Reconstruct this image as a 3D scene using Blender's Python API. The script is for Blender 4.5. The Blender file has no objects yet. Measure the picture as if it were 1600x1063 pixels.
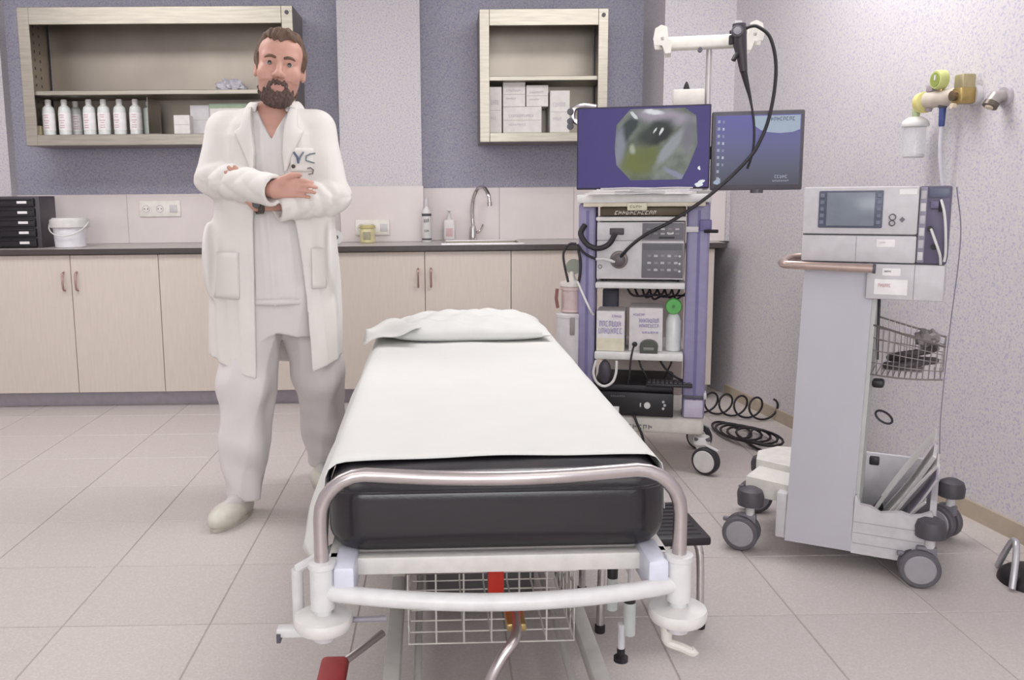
import bpy, bmesh, math, random
import numpy as np
from mathutils import Vector, Matrix, Euler
random.seed(7)
C = bpy.context.scene.collection
PI = math.pi
R = math.radians

# ------------------------------------------------------------------ camera
cam = bpy.data.objects.new('camera', bpy.data.cameras.new('camera'))
C.objects.link(cam)
bpy.context.scene.camera = cam
cam.data.sensor_width = 36.0
cam.data.lens = 1405.6 / 1600 * 36.0
cam.data.shift_x = (800 - 716.8) / 1600
cam.data.shift_y = -(531.5 - 510.8) / 1600
cam.data.clip_start = 0.05
def set_camera(pitch, yaw, roll, h):
    cy, sy = math.cos(yaw), math.sin(yaw); cp, sp = math.cos(pitch), math.sin(pitch); cr, sr = math.cos(roll), math.sin(roll)
    f = Vector((sy*cp, cy*cp, -sp)); r = Vector((cy, -sy, 0)); u = r.cross(f)
    r2, u2 = cr*r + sr*u, -sr*r + cr*u
    m = Matrix((r2, u2, -f)).transposed().to_4x4()
    m.translation = Vector((0, 0, h))
    cam.matrix_world = m
set_camera(.14549, .01446, -.009367, 1.15)

# ------------------------------------------------------------------ light and exposure
world = bpy.data.worlds.new('world'); bpy.context.scene.world = world
world.use_nodes = True
world.node_tree.nodes['Background'].inputs[0].default_value = (.9, .92, 1, 1)
world.node_tree.nodes['Background'].inputs[1].default_value = .3
sc = bpy.context.scene
sc.view_settings.view_transform = 'Standard'
sc.view_settings.look = 'None'
sc.view_settings.gamma = 1
sc.view_settings.use_curve_mapping = False
sc.view_settings.exposure = -.13
PANELS = [(-1.35, -1.5), (1.1, -1.5), (-1.5, .6), (1.0, .6), (-1.95, 3.55), (.95, 3.4)]
PANEL_W = [10, 10, 5, 5, 34, 34]
for (px, py), w in zip(PANELS, PANEL_W):
    l = bpy.data.lights.new('ceiling_lamp', 'AREA'); l.shape = 'RECTANGLE'; l.size = 1.6; l.size_y = .9
    l.energy = w; l.color = (1, .99, 1)
    o = bpy.data.objects.new('ceiling_lamp', l); C.objects.link(o); o.location = (px, py, 2.64)

# added fill light for the front faces, from an assumed window behind the camera
l = bpy.data.lights.new('rear_fill', 'AREA'); l.shape = 'RECTANGLE'; l.size = 3.2; l.size_y = 1.3; l.energy = 75; l.color = (.98, .99, 1)
o = bpy.data.objects.new('rear_fill', l); C.objects.link(o); o.location = (-.1, -2.5, 1.75); o.rotation_euler = (R(90), 0, 0)

# ------------------------------------------------------------------ materials
def lin(h):
    h = h.lstrip('#'); out = []
    for i in (0, 2, 4):
        c = int(h[i:i+2], 16) / 255
        out.append(c/12.92 if c <= .04045 else ((c+.055)/1.055)**2.4)
    return (*out, 1)
MATS = {}
def M(name, col, rough=.5, metal=0., var=.06, scale=30., bump=0., emit=0., alpha=1., trans=0., spec=.5, stretch=None, rand=0.):
    if name in MATS: return MATS[name]
    m = bpy.data.materials.new(name); m.use_nodes = True
    nt = m.node_tree; b = nt.nodes['Principled BSDF']
    c = lin(col)
    tc = nt.nodes.new('ShaderNodeTexCoord')
    nz = nt.nodes.new('ShaderNodeTexNoise'); nz.inputs['Scale'].default_value = scale; nz.inputs['Detail'].default_value = 3
    if stretch:
        mp = nt.nodes.new('ShaderNodeMapping'); mp.inputs['Scale'].default_value = stretch
        nt.links.new(tc.outputs['Object'], mp.inputs[0]); nt.links.new(mp.outputs[0], nz.inputs['Vector'])
    else:
        nt.links.new(tc.outputs['Object'], nz.inputs['Vector'])
    rp = nt.nodes.new('ShaderNodeValToRGB')
    rp.color_ramp.elements[0].position = .3; rp.color_ramp.elements[1].position = .7
    rp.color_ramp.elements[0].color = tuple(max(0, v*(1-var)) for v in c[:3]) + (1,)
    rp.color_ramp.elements[1].color = tuple(min(1, v*(1+var)) for v in c[:3]) + (1,)
    nt.links.new(nz.outputs['Fac'], rp.inputs[0])
    src = rp.outputs[0]
    if rand:
        oi = nt.nodes.new('ShaderNodeObjectInfo'); mr = nt.nodes.new('ShaderNodeMapRange')
        mr.inputs['To Min'].default_value = 1-rand; mr.inputs['To Max'].default_value = 1+rand
        nt.links.new(oi.outputs['Random'], mr.inputs['Value'])
        mx = nt.nodes.new('ShaderNodeVectorMath'); mx.operation = 'SCALE'
        nt.links.new(src, mx.inputs[0]); nt.links.new(mr.outputs[0], mx.inputs['Scale']); src = mx.outputs[0]
    nt.links.new(src, b.inputs['Base Color'])
    b.inputs['Roughness'].default_value = rough; b.inputs['Metallic'].default_value = metal
    b.inputs['Specular IOR Level'].default_value = spec
    if trans: b.inputs['Transmission Weight'].default_value = trans; b.inputs['IOR'].default_value = 1.3
    if alpha < 1: b.inputs['Alpha'].default_value = alpha
    if emit:
        nt.links.new(src, b.inputs['Emission Color']); b.inputs['Emission Strength'].default_value = emit
    if bump:
        bp = nt.nodes.new('ShaderNodeBump'); bp.inputs['Strength'].default_value = bump; bp.inputs['Distance'].default_value = .003
        nt.links.new(nz.outputs['Fac'], bp.inputs['Height']); nt.links.new(bp.outputs[0], b.inputs['Normal'])
    MATS[name] = m
    return m

def speckle(name, base, dark, light, scale, rough=.6, rand=0., grad=None, contrast=.5, soft=0.12):
    """wallpaper or terrazzo: fine flecks of a darker and a lighter colour"""
    m = bpy.data.materials.new(name); m.use_nodes = True; nt = m.node_tree; b = nt.nodes['Principled BSDF']
    tc = nt.nodes.new('ShaderNodeTexCoord')
    n1 = nt.nodes.new('ShaderNodeTexNoise'); n1.inputs['Scale'].default_value = scale; n1.inputs['Detail'].default_value = 1
    n2 = nt.nodes.new('ShaderNodeTexNoise'); n2.inputs['Scale'].default_value = scale*.83; n2.inputs['Detail'].default_value = 1
    ad = nt.nodes.new('ShaderNodeVectorMath'); ad.inputs[1].default_value = (7.3, 2.1, 5.7)
    nt.links.new(tc.outputs['Object'], n1.inputs['Vector']); nt.links.new(tc.outputs['Object'], ad.inputs[0]); nt.links.new(ad.outputs[0], n2.inputs['Vector'])
    def band(lo, hi, src):
        r = nt.nodes.new('ShaderNodeMapRange'); r.inputs['From Min'].default_value = lo; r.inputs['From Max'].default_value = hi
        nt.links.new(src, r.inputs['Value']); return r.outputs[0]
    f1 = band(contrast+.02, contrast+.02+soft, n1.outputs['Fac']); f2 = band(contrast+.03, contrast+.03+soft, n2.outputs['Fac'])
    a = nt.nodes.new('ShaderNodeMix'); a.data_type = 'RGBA'; a.inputs['A'].default_value = lin(base); a.inputs['B'].default_value = lin(dark)
    nt.links.new(f1, a.inputs['Factor'])
    c = nt.nodes.new('ShaderNodeMix'); c.data_type = 'RGBA'; c.inputs['B'].default_value = lin(light)
    nt.links.new(a.outputs['Result'], c.inputs['A']); nt.links.new(f2, c.inputs['Factor'])
    src = c.outputs['Result']
    if rand:
        oi = nt.nodes.new('ShaderNodeObjectInfo'); mr = nt.nodes.new('ShaderNodeMapRange')
        mr.inputs['To Min'].default_value = 1-rand; mr.inputs['To Max'].default_value = 1+rand
        nt.links.new(oi.outputs['Random'], mr.inputs['Value'])
        mx = nt.nodes.new('ShaderNodeVectorMath'); mx.operation = 'SCALE'
        nt.links.new(src, mx.inputs[0]); nt.links.new(mr.outputs[0], mx.inputs['Scale']); src = mx.outputs[0]
    nt.links.new(src, b.inputs['Base Color']); b.inputs['Roughness'].default_value = rough
    MATS[name] = m
    return m

wall_dark = speckle('wallpaper_blue', '#a4a3b2', '#9291ab', '#b5b0b6', 120)
wall_light = speckle('wallpaper_pale', '#d3ced1', '#bcb8c9', '#dad4d2', 120)
floor_m = speckle('terrazzo', '#c6beba', '#c0b7b4', '#ccc4c1', 150, rough=.42, rand=.025)
grout = M('grout', '#b3a7a2', .8)
ceil_m = M('ceiling_white', '#f0eff0', .9)
plain_wall = M('plain_wall', '#e8e6e8', .8)
splash_m = M('splash_panel', '#e2d9d7', .35, var=.03, scale=8)
base_m = M('baseboard_beige', '#b5a795', .5)
door_m = M('cabinet_door', '#d0c5bb', .45, var=.03, scale=14, stretch=(6, 6, .6))
carc_m = M('cabinet_carcass', '#8d837c', .6)
kick_m = M('toe_kick', '#aba4ae', .4)
handle_m = M('handle_copper', '#a98a84', .35, .6)
count_m = M('worktop_dark', '#4a4443', .35)
steel = M('brushed_steel', '#b0aa9e', .42, 1., var=.12, scale=6, stretch=(1, 1, 14))
steel_in = M('steel_inside', '#9b9389', .4, 1., var=.12, scale=3)
chrome = M('chrome', '#d7d3d3', .14, 1.)
chrome_soft = M('chrome_soft', '#c9c2c2', .3, 1.)
white_p = M('white_plastic', '#dad8d6', .4)
white_m = M('white_enamel', '#d9d8d8', .3)
offw = M('off_white_plastic', '#d9d4cc', .45)
greyp = M('grey_plastic', '#b9b6bb', .45)
lgrey = M('pale_grey_plastic', '#cfccce', .45)
mgrey = M('mid_grey_plastic', '#8f8c93', .5)
dgrey = M('dark_grey_plastic', '#545159', .5)
black = M('black_plastic', '#1f1b20', .45)
rubber = M('rubber', '#37343a', .7)
cable_m = M('cable_black', '#241f25', .5)
purple = M('purple_paint', '#918bac', .45)
purple_d = M('purple_groove', '#706a98', .5)
vinyl = M('black_vinyl', '#221f24', .27, scale=180, bump=.1, spec=.6)
sheet_m = M('sheet_cotton', '#dededa', .85, var=.015, scale=9, bump=.1)
red_p = M('red_plastic', '#b52a24', .45)
card_w = M('white_carton', '#e0dcd8', .7)
label_w = M('label_white', '#efecec', .7)
ink_p = M('ink_purple', '#9086b4', .7)
ink_g = M('ink_grey', '#77727a', .7)
ink_pink = M('ink_pink', '#d0a3ab', .7)
clear = M('clear_plastic', '#e3e4e6', .12, alpha=.3)
green_p = M('green_plastic', '#5fb45c', .45)
brass = M('brass', '#b7a069', .35, .85)
yellow_p = M('yellow_plastic', '#d4cf6a', .45)
blue_p = M('blue_plastic', '#3e4c86', .45)
brown_m = M('drawer_brown', '#574a35', .5, var=.2, scale=8)

# ------------------------------------------------------------------ geometry collector
def rotm(ax, ang): return Matrix.Rotation(ang, 3, ax)
class G:
    def __init__(s): s.v = []; s.f = []; s.m = []
    def add(s, vs, fs, mi=0, T=None):
        o = len(s.v)
        for v in vs: s.v.append(tuple(T @ Vector(v)) if T is not None else tuple(v))
        for f in fs: s.f.append([i+o for i in f]); s.m.append(mi)
        return s
    def bm(s, b, mi=0, T=None):
        b.verts.ensure_lookup_table(); b.verts.index_update()
        s.add([v.co.copy() for v in b.verts], [[v.index for v in f.verts] for f in b.faces], mi, T); b.free(); return s
    def box(s, x0, x1, y0, y1, z0, z1, bev=0., seg=2, mi=0, T=None):
        b = bmesh.new(); bmesh.ops.create_cube(b, size=1)
        for v in b.verts: v.co = Vector(((x0+x1)/2+v.co.x*(x1-x0), (y0+y1)/2+v.co.y*(y1-y0), (z0+z1)/2+v.co.z*(z1-z0)))
        if bev: bmesh.ops.bevel(b, geom=b.edges[:], offset=min(bev, .49*min(abs(x1-x0), abs(y1-y0), abs(z1-z0))), segments=seg, profile=.5, affect='EDGES')
        return s.bm(b, mi, T)
    def tube(s, pts, r, n=10, closed=False, caps=True, mi=0, T=None):
        P = [Vector(p) for p in pts]; k = len(P); rs = r if hasattr(r, '__len__') else [r]*k
        vs = []; fs = []; up = None
        for i, p in enumerate(P):
            a = P[i-1] if (i or closed) else p; b = P[(i+1) % k] if (i < k-1 or closed) else p
            t = (b-a).normalized() if (b-a).length else Vector((0, 0, 1))
            if up is None: up = t.orthogonal().normalized()
            up = (up - t*up.dot(t)); up = up.normalized() if up.length > 1e-6 else t.orthogonal().normalized()
            w = t.cross(up)
            for j in range(n):
                a_ = 2*PI*j/n; vs.append(p + rs[i]*(math.cos(a_)*up + math.sin(a_)*w))
        for i in range(k if closed else k-1):
            i2 = (i+1) % k
            for j in range(n): fs.append([i*n+j, i*n+(j+1) % n, i2*n+(j+1) % n, i2*n+j])
        if caps and not closed: fs.append(list(range(n))[::-1]); fs.append([(k-1)*n+j for j in range(n)])
        return s.add(vs, fs, mi, T)
    def cyl(s, p0, p1, r, r1=None, n=20, mi=0, T=None):
        return s.tube([p0, p1], [r, r if r1 is None else r1], n, mi=mi, T=T)
    def lathe(s, prof, o=(0, 0, 0), n=24, axis='z', mi=0, T=None, caps=True):
        vs = []; fs = []; caps = caps and prof[0] != prof[-1]
        for (r, z) in prof:
            for j in range(n):
                a = 2*PI*j/n; q = (r*math.cos(a), r*math.sin(a), z)
                if axis == 'y': q = (q[0], q[2], q[1])
                if axis == 'x': q = (q[2], q[0], q[1])
                vs.append((q[0]+o[0], q[1]+o[1], q[2]+o[2]))
        for i in range(len(prof)-1):
            for j in range(n):
                q = [i*n+j, i*n+(j+1) % n, (i+1)*n+(j+1) % n, (i+1)*n+j]
                fs.append(q if axis != 'y' else q[::-1])
        c0 = list(range(n)); c1 = [(len(prof)-1)*n+j for j in range(n)]
        if caps: fs.append(c0[::-1] if axis != 'y' else c0); fs.append(c1 if axis != 'y' else c1[::-1])
        return s.add(vs, fs, mi, T)
    def prism(s, poly, h0, h1, plane='xy', mi=0, T=None):
        k = len(poly)
        mk = {'xy': lambda a, b, h: (a, b, h), 'xz': lambda a, b, h: (a, h, b), 'yz': lambda a, b, h: (h, a, b)}[plane]
        vs = [mk(a, b, h0) for a, b in poly]+[mk(a, b, h1) for a, b in poly]
        fs = [list(range(k))[::-1], list(range(k, 2*k))]+[[i, (i+1) % k, k+(i+1) % k, k+i] for i in range(k)]
        return s.add(vs, fs, mi, T)
    def ell(s, c, r, n=16, mi=0, T=None):
        b = bmesh.new(); bmesh.ops.create_uvsphere(b, u_segments=n, v_segments=max(6, n//2), radius=1)
        rr = r if hasattr(r, '__len__') else (r, r, r)
        for v in b.verts: v.co = Vector((c[0]+v.co.x*rr[0], c[1]+v.co.y*rr[1], c[2]+v.co.z*rr[2]))
        return s.bm(b, mi, T)
    def build(s, name, mats, parent=None, sharp=35, smooth=True, **kw):
        me = bpy.data.meshes.new(name); me.from_pydata([tuple(v) for v in s.v], [], s.f)
        mats = mats if isinstance(mats, (list, tuple)) else [mats]
        for m in mats: me.materials.append(m)
        me.polygons.foreach_set('material_index', s.m)
        b = bmesh.new(); b.from_mesh(me); bmesh.ops.recalc_face_normals(b, faces=b.faces); b.to_mesh(me); b.free()
        if smooth:
            me.polygons.foreach_set('use_smooth', [True]*len(me.polygons)); me.set_sharp_from_angle(angle=R(sharp))
        me.update()
        o = bpy.data.objects.new(name, me); C.objects.link(o)
        if parent is not None: o.parent = parent
        for k, v in kw.items(): o[k] = v
        return o
def tag(o, label, cat, group=None, kind=None):
    o['label'] = label; o['category'] = cat
    if group: o['group'] = group
    if kind: o['kind'] = kind
    return o
def thing(name, label, cat, loc=(0, 0, 0), rz=0, group=None):
    o = bpy.data.objects.new(name, None); C.objects.link(o); o.empty_display_size = .1
    o.location = loc; o.rotation_euler = (0, 0, rz)
    return tag(o, label, cat, group)
def dup(root, loc, rz, label, group=None):
    def cp(o, par):
        c = o.copy(); C.objects.link(c)
        if par is not None: c.parent = par
        for ch in list(o.children): cp(ch, c)
        return c
    r = cp(root, None); r.location = loc; r.rotation_euler = (0, 0, rz); r['label'] = label
    if group: r['group'] = group
    return r
def spline(P, n=8, closed=False):
    P = [Vector(p) for p in P]; k = len(P); out = []
    for i in range(k if closed else k-1):
        p1, p2 = P[i], P[(i+1) % k]
        p0 = P[i-1] if (i or closed) else 2*p1-p2
        p3 = P[(i+2) % k] if (i+2 < k or closed) else 2*p2-p1
        for j in range(n):
            t = j/n
            out.append(.5*((2*p1)+(p2-p0)*t+(2*p0-5*p1+4*p2-p3)*t*t+(3*p1-p0-3*p2+p3)*t**3))
    if not closed: out.append(P[-1])
    return out
def glyphs(g, x0, z0, n, w, h, y, t=.0012, rng=None, gap=.3, slant=0., mi=0):
    """a line of small letter-like strokes standing proud of a front at y"""
    rng = rng or random.Random(3)
    cw = w/n
    for i in range(n):
        a = x0+i*cw; b = a+cw*(1-gap); s = cw*.2; k = rng.randrange(4)
        def bar(xa, xb, za, zb):
            g.prism([(xa+slant*za, z0+za), (xb+slant*za, z0+za), (xb+slant*zb, z0+zb), (xa+slant*zb, z0+zb)], y, y-t, 'xz', mi=mi)
        bar(a, a+s, 0, h)
        if k in (0, 1): bar(a+s, b, h-s, h)
        if k in (1, 2): bar(a+s, b, 0, s)
        if k in (0, 2, 3): bar(b-s, b, s*1.1, h-s*1.1)
        if k == 3: bar(a+s, b-s, h*.45, h*.45+s)

# ------------------------------------------------------------------ room shell
def struct(o, label, cat): o['kind'] = 'structure'; o['label'] = label; o['category'] = cat; return o
fl = struct(G().box(-3.3, 2.6, -2.6, 5.6, -.06, -.0025).build('floor', grout), 'pale speckled square floor tiles with thin grout lines', 'floor')
tile0 = None
for i in range(15):
    for j in range(19):
        x = -1.451 - .4*5 + .4*i; y = 2.317 - .4*12 + .4*j
        x1, y1 = min(x+.398, 2.58), min(y+.398, 5.48)
        if x1-x < .05 or y1-y < .05: continue
        if tile0 is None or (x1-x) < .39 or (y1-y) < .39:
            t = G().box(0, x1-x-.002, 0, y1-y-.002, -.004, 0, .0015, 1).build('tile', floor_m, fl)
            if tile0 is None: tile0 = t
        else:
            t = tile0.copy(); C.objects.link(t)
        t.location = (x+.002, y+.002, 0)
struct(G().box(-3.3, 1.75, 5.48, 5.6, 0, 2.7).build('wall_back', wall_dark), 'blue speckled wallpaper wall behind the steel wall cabinets', 'wall')
struct(G().box(-3.3, -3.2, -2.6, 5.6, 0, 2.7).build('wall_left', wall_light), 'pale speckled wallpaper wall at the left side', 'wall')
struct(G().box(-3.3, 2.7, -2.7, -2.6, 0, 2.7).build('wall_front', plain_wall), 'plain pale wall behind the photographer', 'wall')
struct(G().box(-3.3, 2.7, -2.7, 5.6, 2.7, 2.8).build('ceiling', ceil_m), 'plain white ceiling above the treatment room', 'ceiling')
WO = Vector((1.584, 5.189, 0)); WA = R(-82.763)     # right wall: slightly splayed
WD = Vector((math.cos(WA), math.sin(WA), 0)); WN = Vector((-math.sin(WA), math.cos(WA), 0))   # WN points behind the wall? (checked below)
if WN.x < 0: WN = -WN
def wpt(l, out, z): p = WO + WD*l - WN*out; return (p.x, p.y, z)
def wallslab(l0, l1, o0, o1, z0, z1):
    return G().prism([wpt(l0, o0, 0)[:2], wpt(l1, o0, 0)[:2], wpt(l1, o1, 0)[:2], wpt(l0, o1, 0)[:2]], z0, z1)
struct(wallslab(-.3, 7.9, 0, -.1, 0, 2.7).build('wall_right', wall_light), 'pale speckled wallpaper wall behind the grey ventilator cart', 'wall')
struct(wallslab(.16, 7.8, .012, 0, 0, .062).build('baseboard_right', base_m), 'beige skirting along the pale right wall', 'baseboard')
struct(G().box(-.605, -.13, 5.35, 5.48, .88, 2.7).build('trim_1', wall_light), 'pale wallpapered pilaster between the two steel wall cabinets', 'pilaster')
struct(G().box(-3.2, -2.55, 5.40, 5.48, .88, 2.7).build('trim_2', wall_light), 'pale wallpapered strip at the far left of the back wall', 'pilaster')
struct(G().prism([(1.185, 5.48), (1.21, 5.06), (1.60, 5.06), (1.60, 5.48)], .88, 2.7).build('trim_3', wall_light), 'pale wallpapered corner pilaster beside the right wall', 'pilaster')
def splash(n, x0, x1, y0, y1, z1, label, cuts=()):
    root = struct(G().box(x0, x1, y0+.004, y1, .88, z1-.004).build(n, grout), label, 'backsplash')
    xs = [x0, *cuts, x1]
    for a, b in zip(xs, xs[1:]):
        G().box(a+.001, b-.001, y0, y0+.006, .88, z1, .0015, 1).build('panel', splash_m, root)
wn = struct(G().box(-1.72, 1.52, -2.6, -2.56, 1.08, 2.42, .004).build('fill_window', white_m), 'unseen wide white framed window, added behind the photographer to light the room', 'window')  # assumed window with glowing panes, added to brighten the room from behind
for k in range(3): G().box(-1.66+1.06*k, -.66+1.06*k, -2.562, -2.552, 1.14, 2.36).build('pane', M('glowing_pane', '#eef3f8', .3, emit=1.0), wn)
splash('trim_4', -2.55, -.605, 5.462, 5.48, 1.172, 'grey backsplash panels behind the black drawer rack', (-1.9, -1.25))
splash('trim_5', -.612, -.122, 5.332, 5.35, 1.205, 'grey backsplash panel on the pale pilaster')
splash('trim_6', -.13, 1.185, 5.462, 5.48, 1.192, 'grey backsplash panels behind the sink tap', (.33, .78))
splash('trim_7', 1.212, 1.57, 5.042, 5.06, 1.155, 'grey backsplash panel on the corner pilaster')
for k, (px, py) in enumerate(PANELS):
    t = thing('ceiling_light', ['white ceiling light panel in the rear corner by the left wall', 'white ceiling light panel in the rear corner by the right wall', 'white ceiling light panel ahead of the left wall, mid room',
                                'white ceiling light panel above the right of the camera, mid room', 'white ceiling light panel high above the bottle cabinet', 'white ceiling light panel high above the endoscopy trolley'][k], 'light', (px, py, 2.66), 0, 'ceiling light panels')
    G().box(-.6, .6, -.3, .3, 0.005, .04, .004).build('frame', white_m, t)
    G().box(-.57, .57, -.27, .27, 0, .005).build('diffuser', M('diffuser', '#fffaf2', .5, emit=1.5), t)

# ------------------------------------------------------------------ base cabinets and worktop
def cabinet(x0, x1, nd, label, handles=True):
    t = thing('base_cabinet', label, 'cabinet', ((x0+x1)/2, 4.9, 0), 0, 'beige base cabinets along the back wall')
    h = (x1-x0)/2
    G().box(-h+.001, h-.001, .019, .55, .085, .85).build('body', carc_m, t)
    G().box(-h, h, .075, .09, 0, .085).build('toe_kick', kick_m, t)
    w = 2*h/nd
    for d in range(nd):
        a = -h+d*w
        dr = G().box(a+.0015, a+w-.0015, 0, .018, .088, .846, .002, 1).build('door', door_m, t)
        if handles and nd == 2:
            hx = a+w-.035 if d == 0 else a+.035
            hx += -.002
            pts = spline([(hx, .0, .655), (hx, -.022, .665), (hx, -.028, .705), (hx, -.022, .745), (hx, .0, .755)], 5)
            G().tube(pts, .0055, 8).build('handle', handle_m, dr)
cabinet(-3.15, -2.505, 1, 'beige base cabinet in the far left corner')
cabinet(-2.505, -1.555, 2, 'beige double base cabinet under the black drawer rack and bucket')
cabinet(-1.555, -.582, 2, 'beige double base cabinet behind the standing man')
cabinet(-.582, .36, 2, 'beige double base cabinet under the soap bottle and tap')
cabinet(.36, 1.30, 2, 'beige double base cabinet behind the endoscopy trolley')
cabinet(1.30, 1.475, 1, 'narrow beige base cabinet filler beside the right wall')
w = G()
for (a, b, c, d) in ((-3.15, -.61, 4.884, 5.46), (-.61, -.12, 4.884, 5.33), (-.12, -.01, 4.884, 5.46), (-.01, .43, 4.884, 5.0), (-.01, .43, 5.36, 5.46), (.43, 1.18, 4.884, 5.46), (1.18, 1.53, 4.884, 5.04)):
    w.box(a, b, c, d, .853, .88)
wk = tag(w.build('worktop', M('worktop_grey', '#b9b2b0', .3)), 'pale worktop with a thin dark front edge over the beige base cabinets', 'worktop')
G().box(-3.15, 1.532, 4.878, 4.885, .852, .8805, .001, 1).build('edge_strip', count_m, wk)
s = thing('sink', 'steel inset sink in the dark worktop below the tap', 'sink', (.21, 5.18, .88))
g = G()
for (a, b, c, d) in ((-.23, -.205, -.19, .19), (.205, .23, -.19, .19), (-.205, .205, -.19, -.165), (-.205, .205, .165, .19)): g.box(a, b, c, d, 0, .006)
g.build('rim', chrome_soft, s)
g = G()
g.box(-.205, .205, -.165, .165, -.022, -.02)
for (a, b, c, d) in ((-.21, -.205, -.165, .165), (.205, .21, -.165, .165), (-.205, .205, -.17, -.165), (-.205, .205, .165, .17)): g.box(a, b, c, d, -.022, 0)
g.build('basin', steel_in, s)

# ------------------------------------------------------------------ steel wall cabinets
def wall_cabinet(x0, x1, z0, z1, zs, label, hdr, stile, rail):
    y0, y1 = 5.13, 5.478
    t = thing('steel_wall_cabinet', label, 'cabinet', ((x0+x1)/2, y1, z0), 0, 'open steel wall cabinets')
    h = (x1-x0)/2; D = y0-y1; H = z1-z0; th = .012
    G().box(-h+.03, h-.03, -.012, 0, .02, H-.02).build('back_panel', steel_in, t)
    for s_ in (-1, 1):
        a, b = sorted((s_*h, s_*(h-.02)))
        g = G().box(a, b, D+.015, 0, 0, H); g.build('side_panel', steel_in, t)
        a, b = sorted((s_*h, s_*(h-stile)))
        G().box(a, b, D, D+.014, 0, H, .002, 1).build('stile', steel, t)
        g = G()
        for k in range(14):
            for q in (.4, .6):
                g.box(s_*(h-.02)-.002, s_*(h-.02)+.002, D*q-.004, D*q+.004, .06+k*(H-.14)/13, .075+k*(H-.14)/13)
        g.build('shelf_slots', dgrey, t, kind='stuff')
    G().box(-h+.02, h-.02, D+.014, -.012, H-.025, H).build('top_panel', steel_in, t)
    G().box(-h+.02, h-.02, D+.014, -.012, 0, rail).build('bottom_panel', steel_in, t)
    G().box(-h+stile, h-stile, D-.001, D+.014, H-hdr, H, .002, 1).build('header_rail', steel, t)
    G().box(-h+stile, h-stile, D-.001, D+.014, 0, rail, .002, 1).build('bottom_rail', steel, t)
    sh = G().box(-h+.022, h-.022, D+.02, -.014, zs-z0-.024, zs-z0, .002, 1).build('shelf', steel, t)
    G().cyl((h-stile/2, D+.002, H-.035), (h-stile/2, D-.006, H-.035), .011).build('lock', dgrey, t)
    return t
wall_cabinet(-2.318, -.82, 1.442, 2.183, 1.742, 'wide open steel wall cabinet holding plastic bottles', .092, .062, .06)
wall_cabinet(.203, .915, 1.442, 2.158, 1.802, 'small open steel wall cabinet holding white cartons', .088, .055, .05)

# ------------------------------------------------------------------ things in the steel wall cabinets
ZB = 1.5025
def bottle(label, cap='white'):
    t = thing('saline_bottle', label, 'bottle', (0, 0, 0), 0, 'plastic bottles in the wide steel cabinet')
    G().lathe([(.030, 0), (.034, .004), (.034, .135), (.030, .155), (.016, .168), (.014, .178)], n=20).build('bottle_body', M('milky_plastic', '#dfe2e0', .25, alpha=1), t)
    g = G().lathe([(.0345, .03), (.0345, .125)], n=20); lb = g.build('bottle_label', label_w, t)
    gg = G()
    for k, (zz, ww) in enumerate(((.112, .8), (.100, .6), (.082, .9), (.070, .5), (.055, .7), (.043, .8))):
        for q in range(5):
            a = -PI/2 + (q-2.2)*.2*ww
            p = Vector((.0348*math.cos(a), .0348*math.sin(a), zz)); 
            gg.box(-.0028, .0028, -.0004, .0004, -.002, .002, T=Matrix.Translation(p) @ Matrix.Rotation(a+PI/2, 4, 'Z'))
    gg.build('label_print', ink_pink, lb, kind='stuff')
    G().lathe([(.017, .172), (.017, .195), (.014, .2)], n=16).build('bottle_cap', white_p, t)
    return t
Yb = 5.235
def cx(px, y): return (px-697)/1405*y
names = [(99, 'first white labelled bottle from the left end of the steel shelf'), (123, 'second white labelled bottle from the left end of the steel shelf'),
         (160, 'third front bottle, standing just right of the gap in the row'), (182, 'fourth front bottle in the row on the steel shelf'),
         (206, 'fifth front bottle in the row on the steel shelf'), (230, 'last white labelled bottle, right end of the front row')]
b0 = None
for k, (px, lb) in enumerate(names):
    if b0 is None: b0 = bottle(lb); b0.location = (cx(px, Yb), Yb, ZB)
    else: dup(b0, (cx(px, Yb), Yb, ZB), random.uniform(-.25, .25), lb)
dup(b0, (cx(140, 5.33), 5.33, ZB), .3, 'bottle standing behind in the gap of the front row')
t = thing('clear_bottle', 'clear unlabelled bottle beside the steel bookend plate', 'bottle', (cx(250, 5.3), 5.3, ZB), 0, 'plastic bottles in the wide steel cabinet')
G().lathe([(.030, 0), (.034, .004), (.034, .135), (.030, .155), (.016, .168), (.014, .178)], n=20).build('bottle_body', M('greenish_clear', '#c3cdc6', .2), t)
G().lathe([(.017, .172), (.017, .19)], n=16).build('bottle_cap', lgrey, t)
g = G().prism([(-.16, 0), (.07, 0), (.07, .19), (.06, .2), (-.16, .2)], -.0015, .0015, 'yz'); g.box(-.002, .07, -.16, .07, 0, .002)
tag(g.build('bookend', steel_in), 'thin steel bookend plate at the end of the bottle row', 'bookend').location = (cx(262, 5.3), 5.3, ZB)
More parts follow.
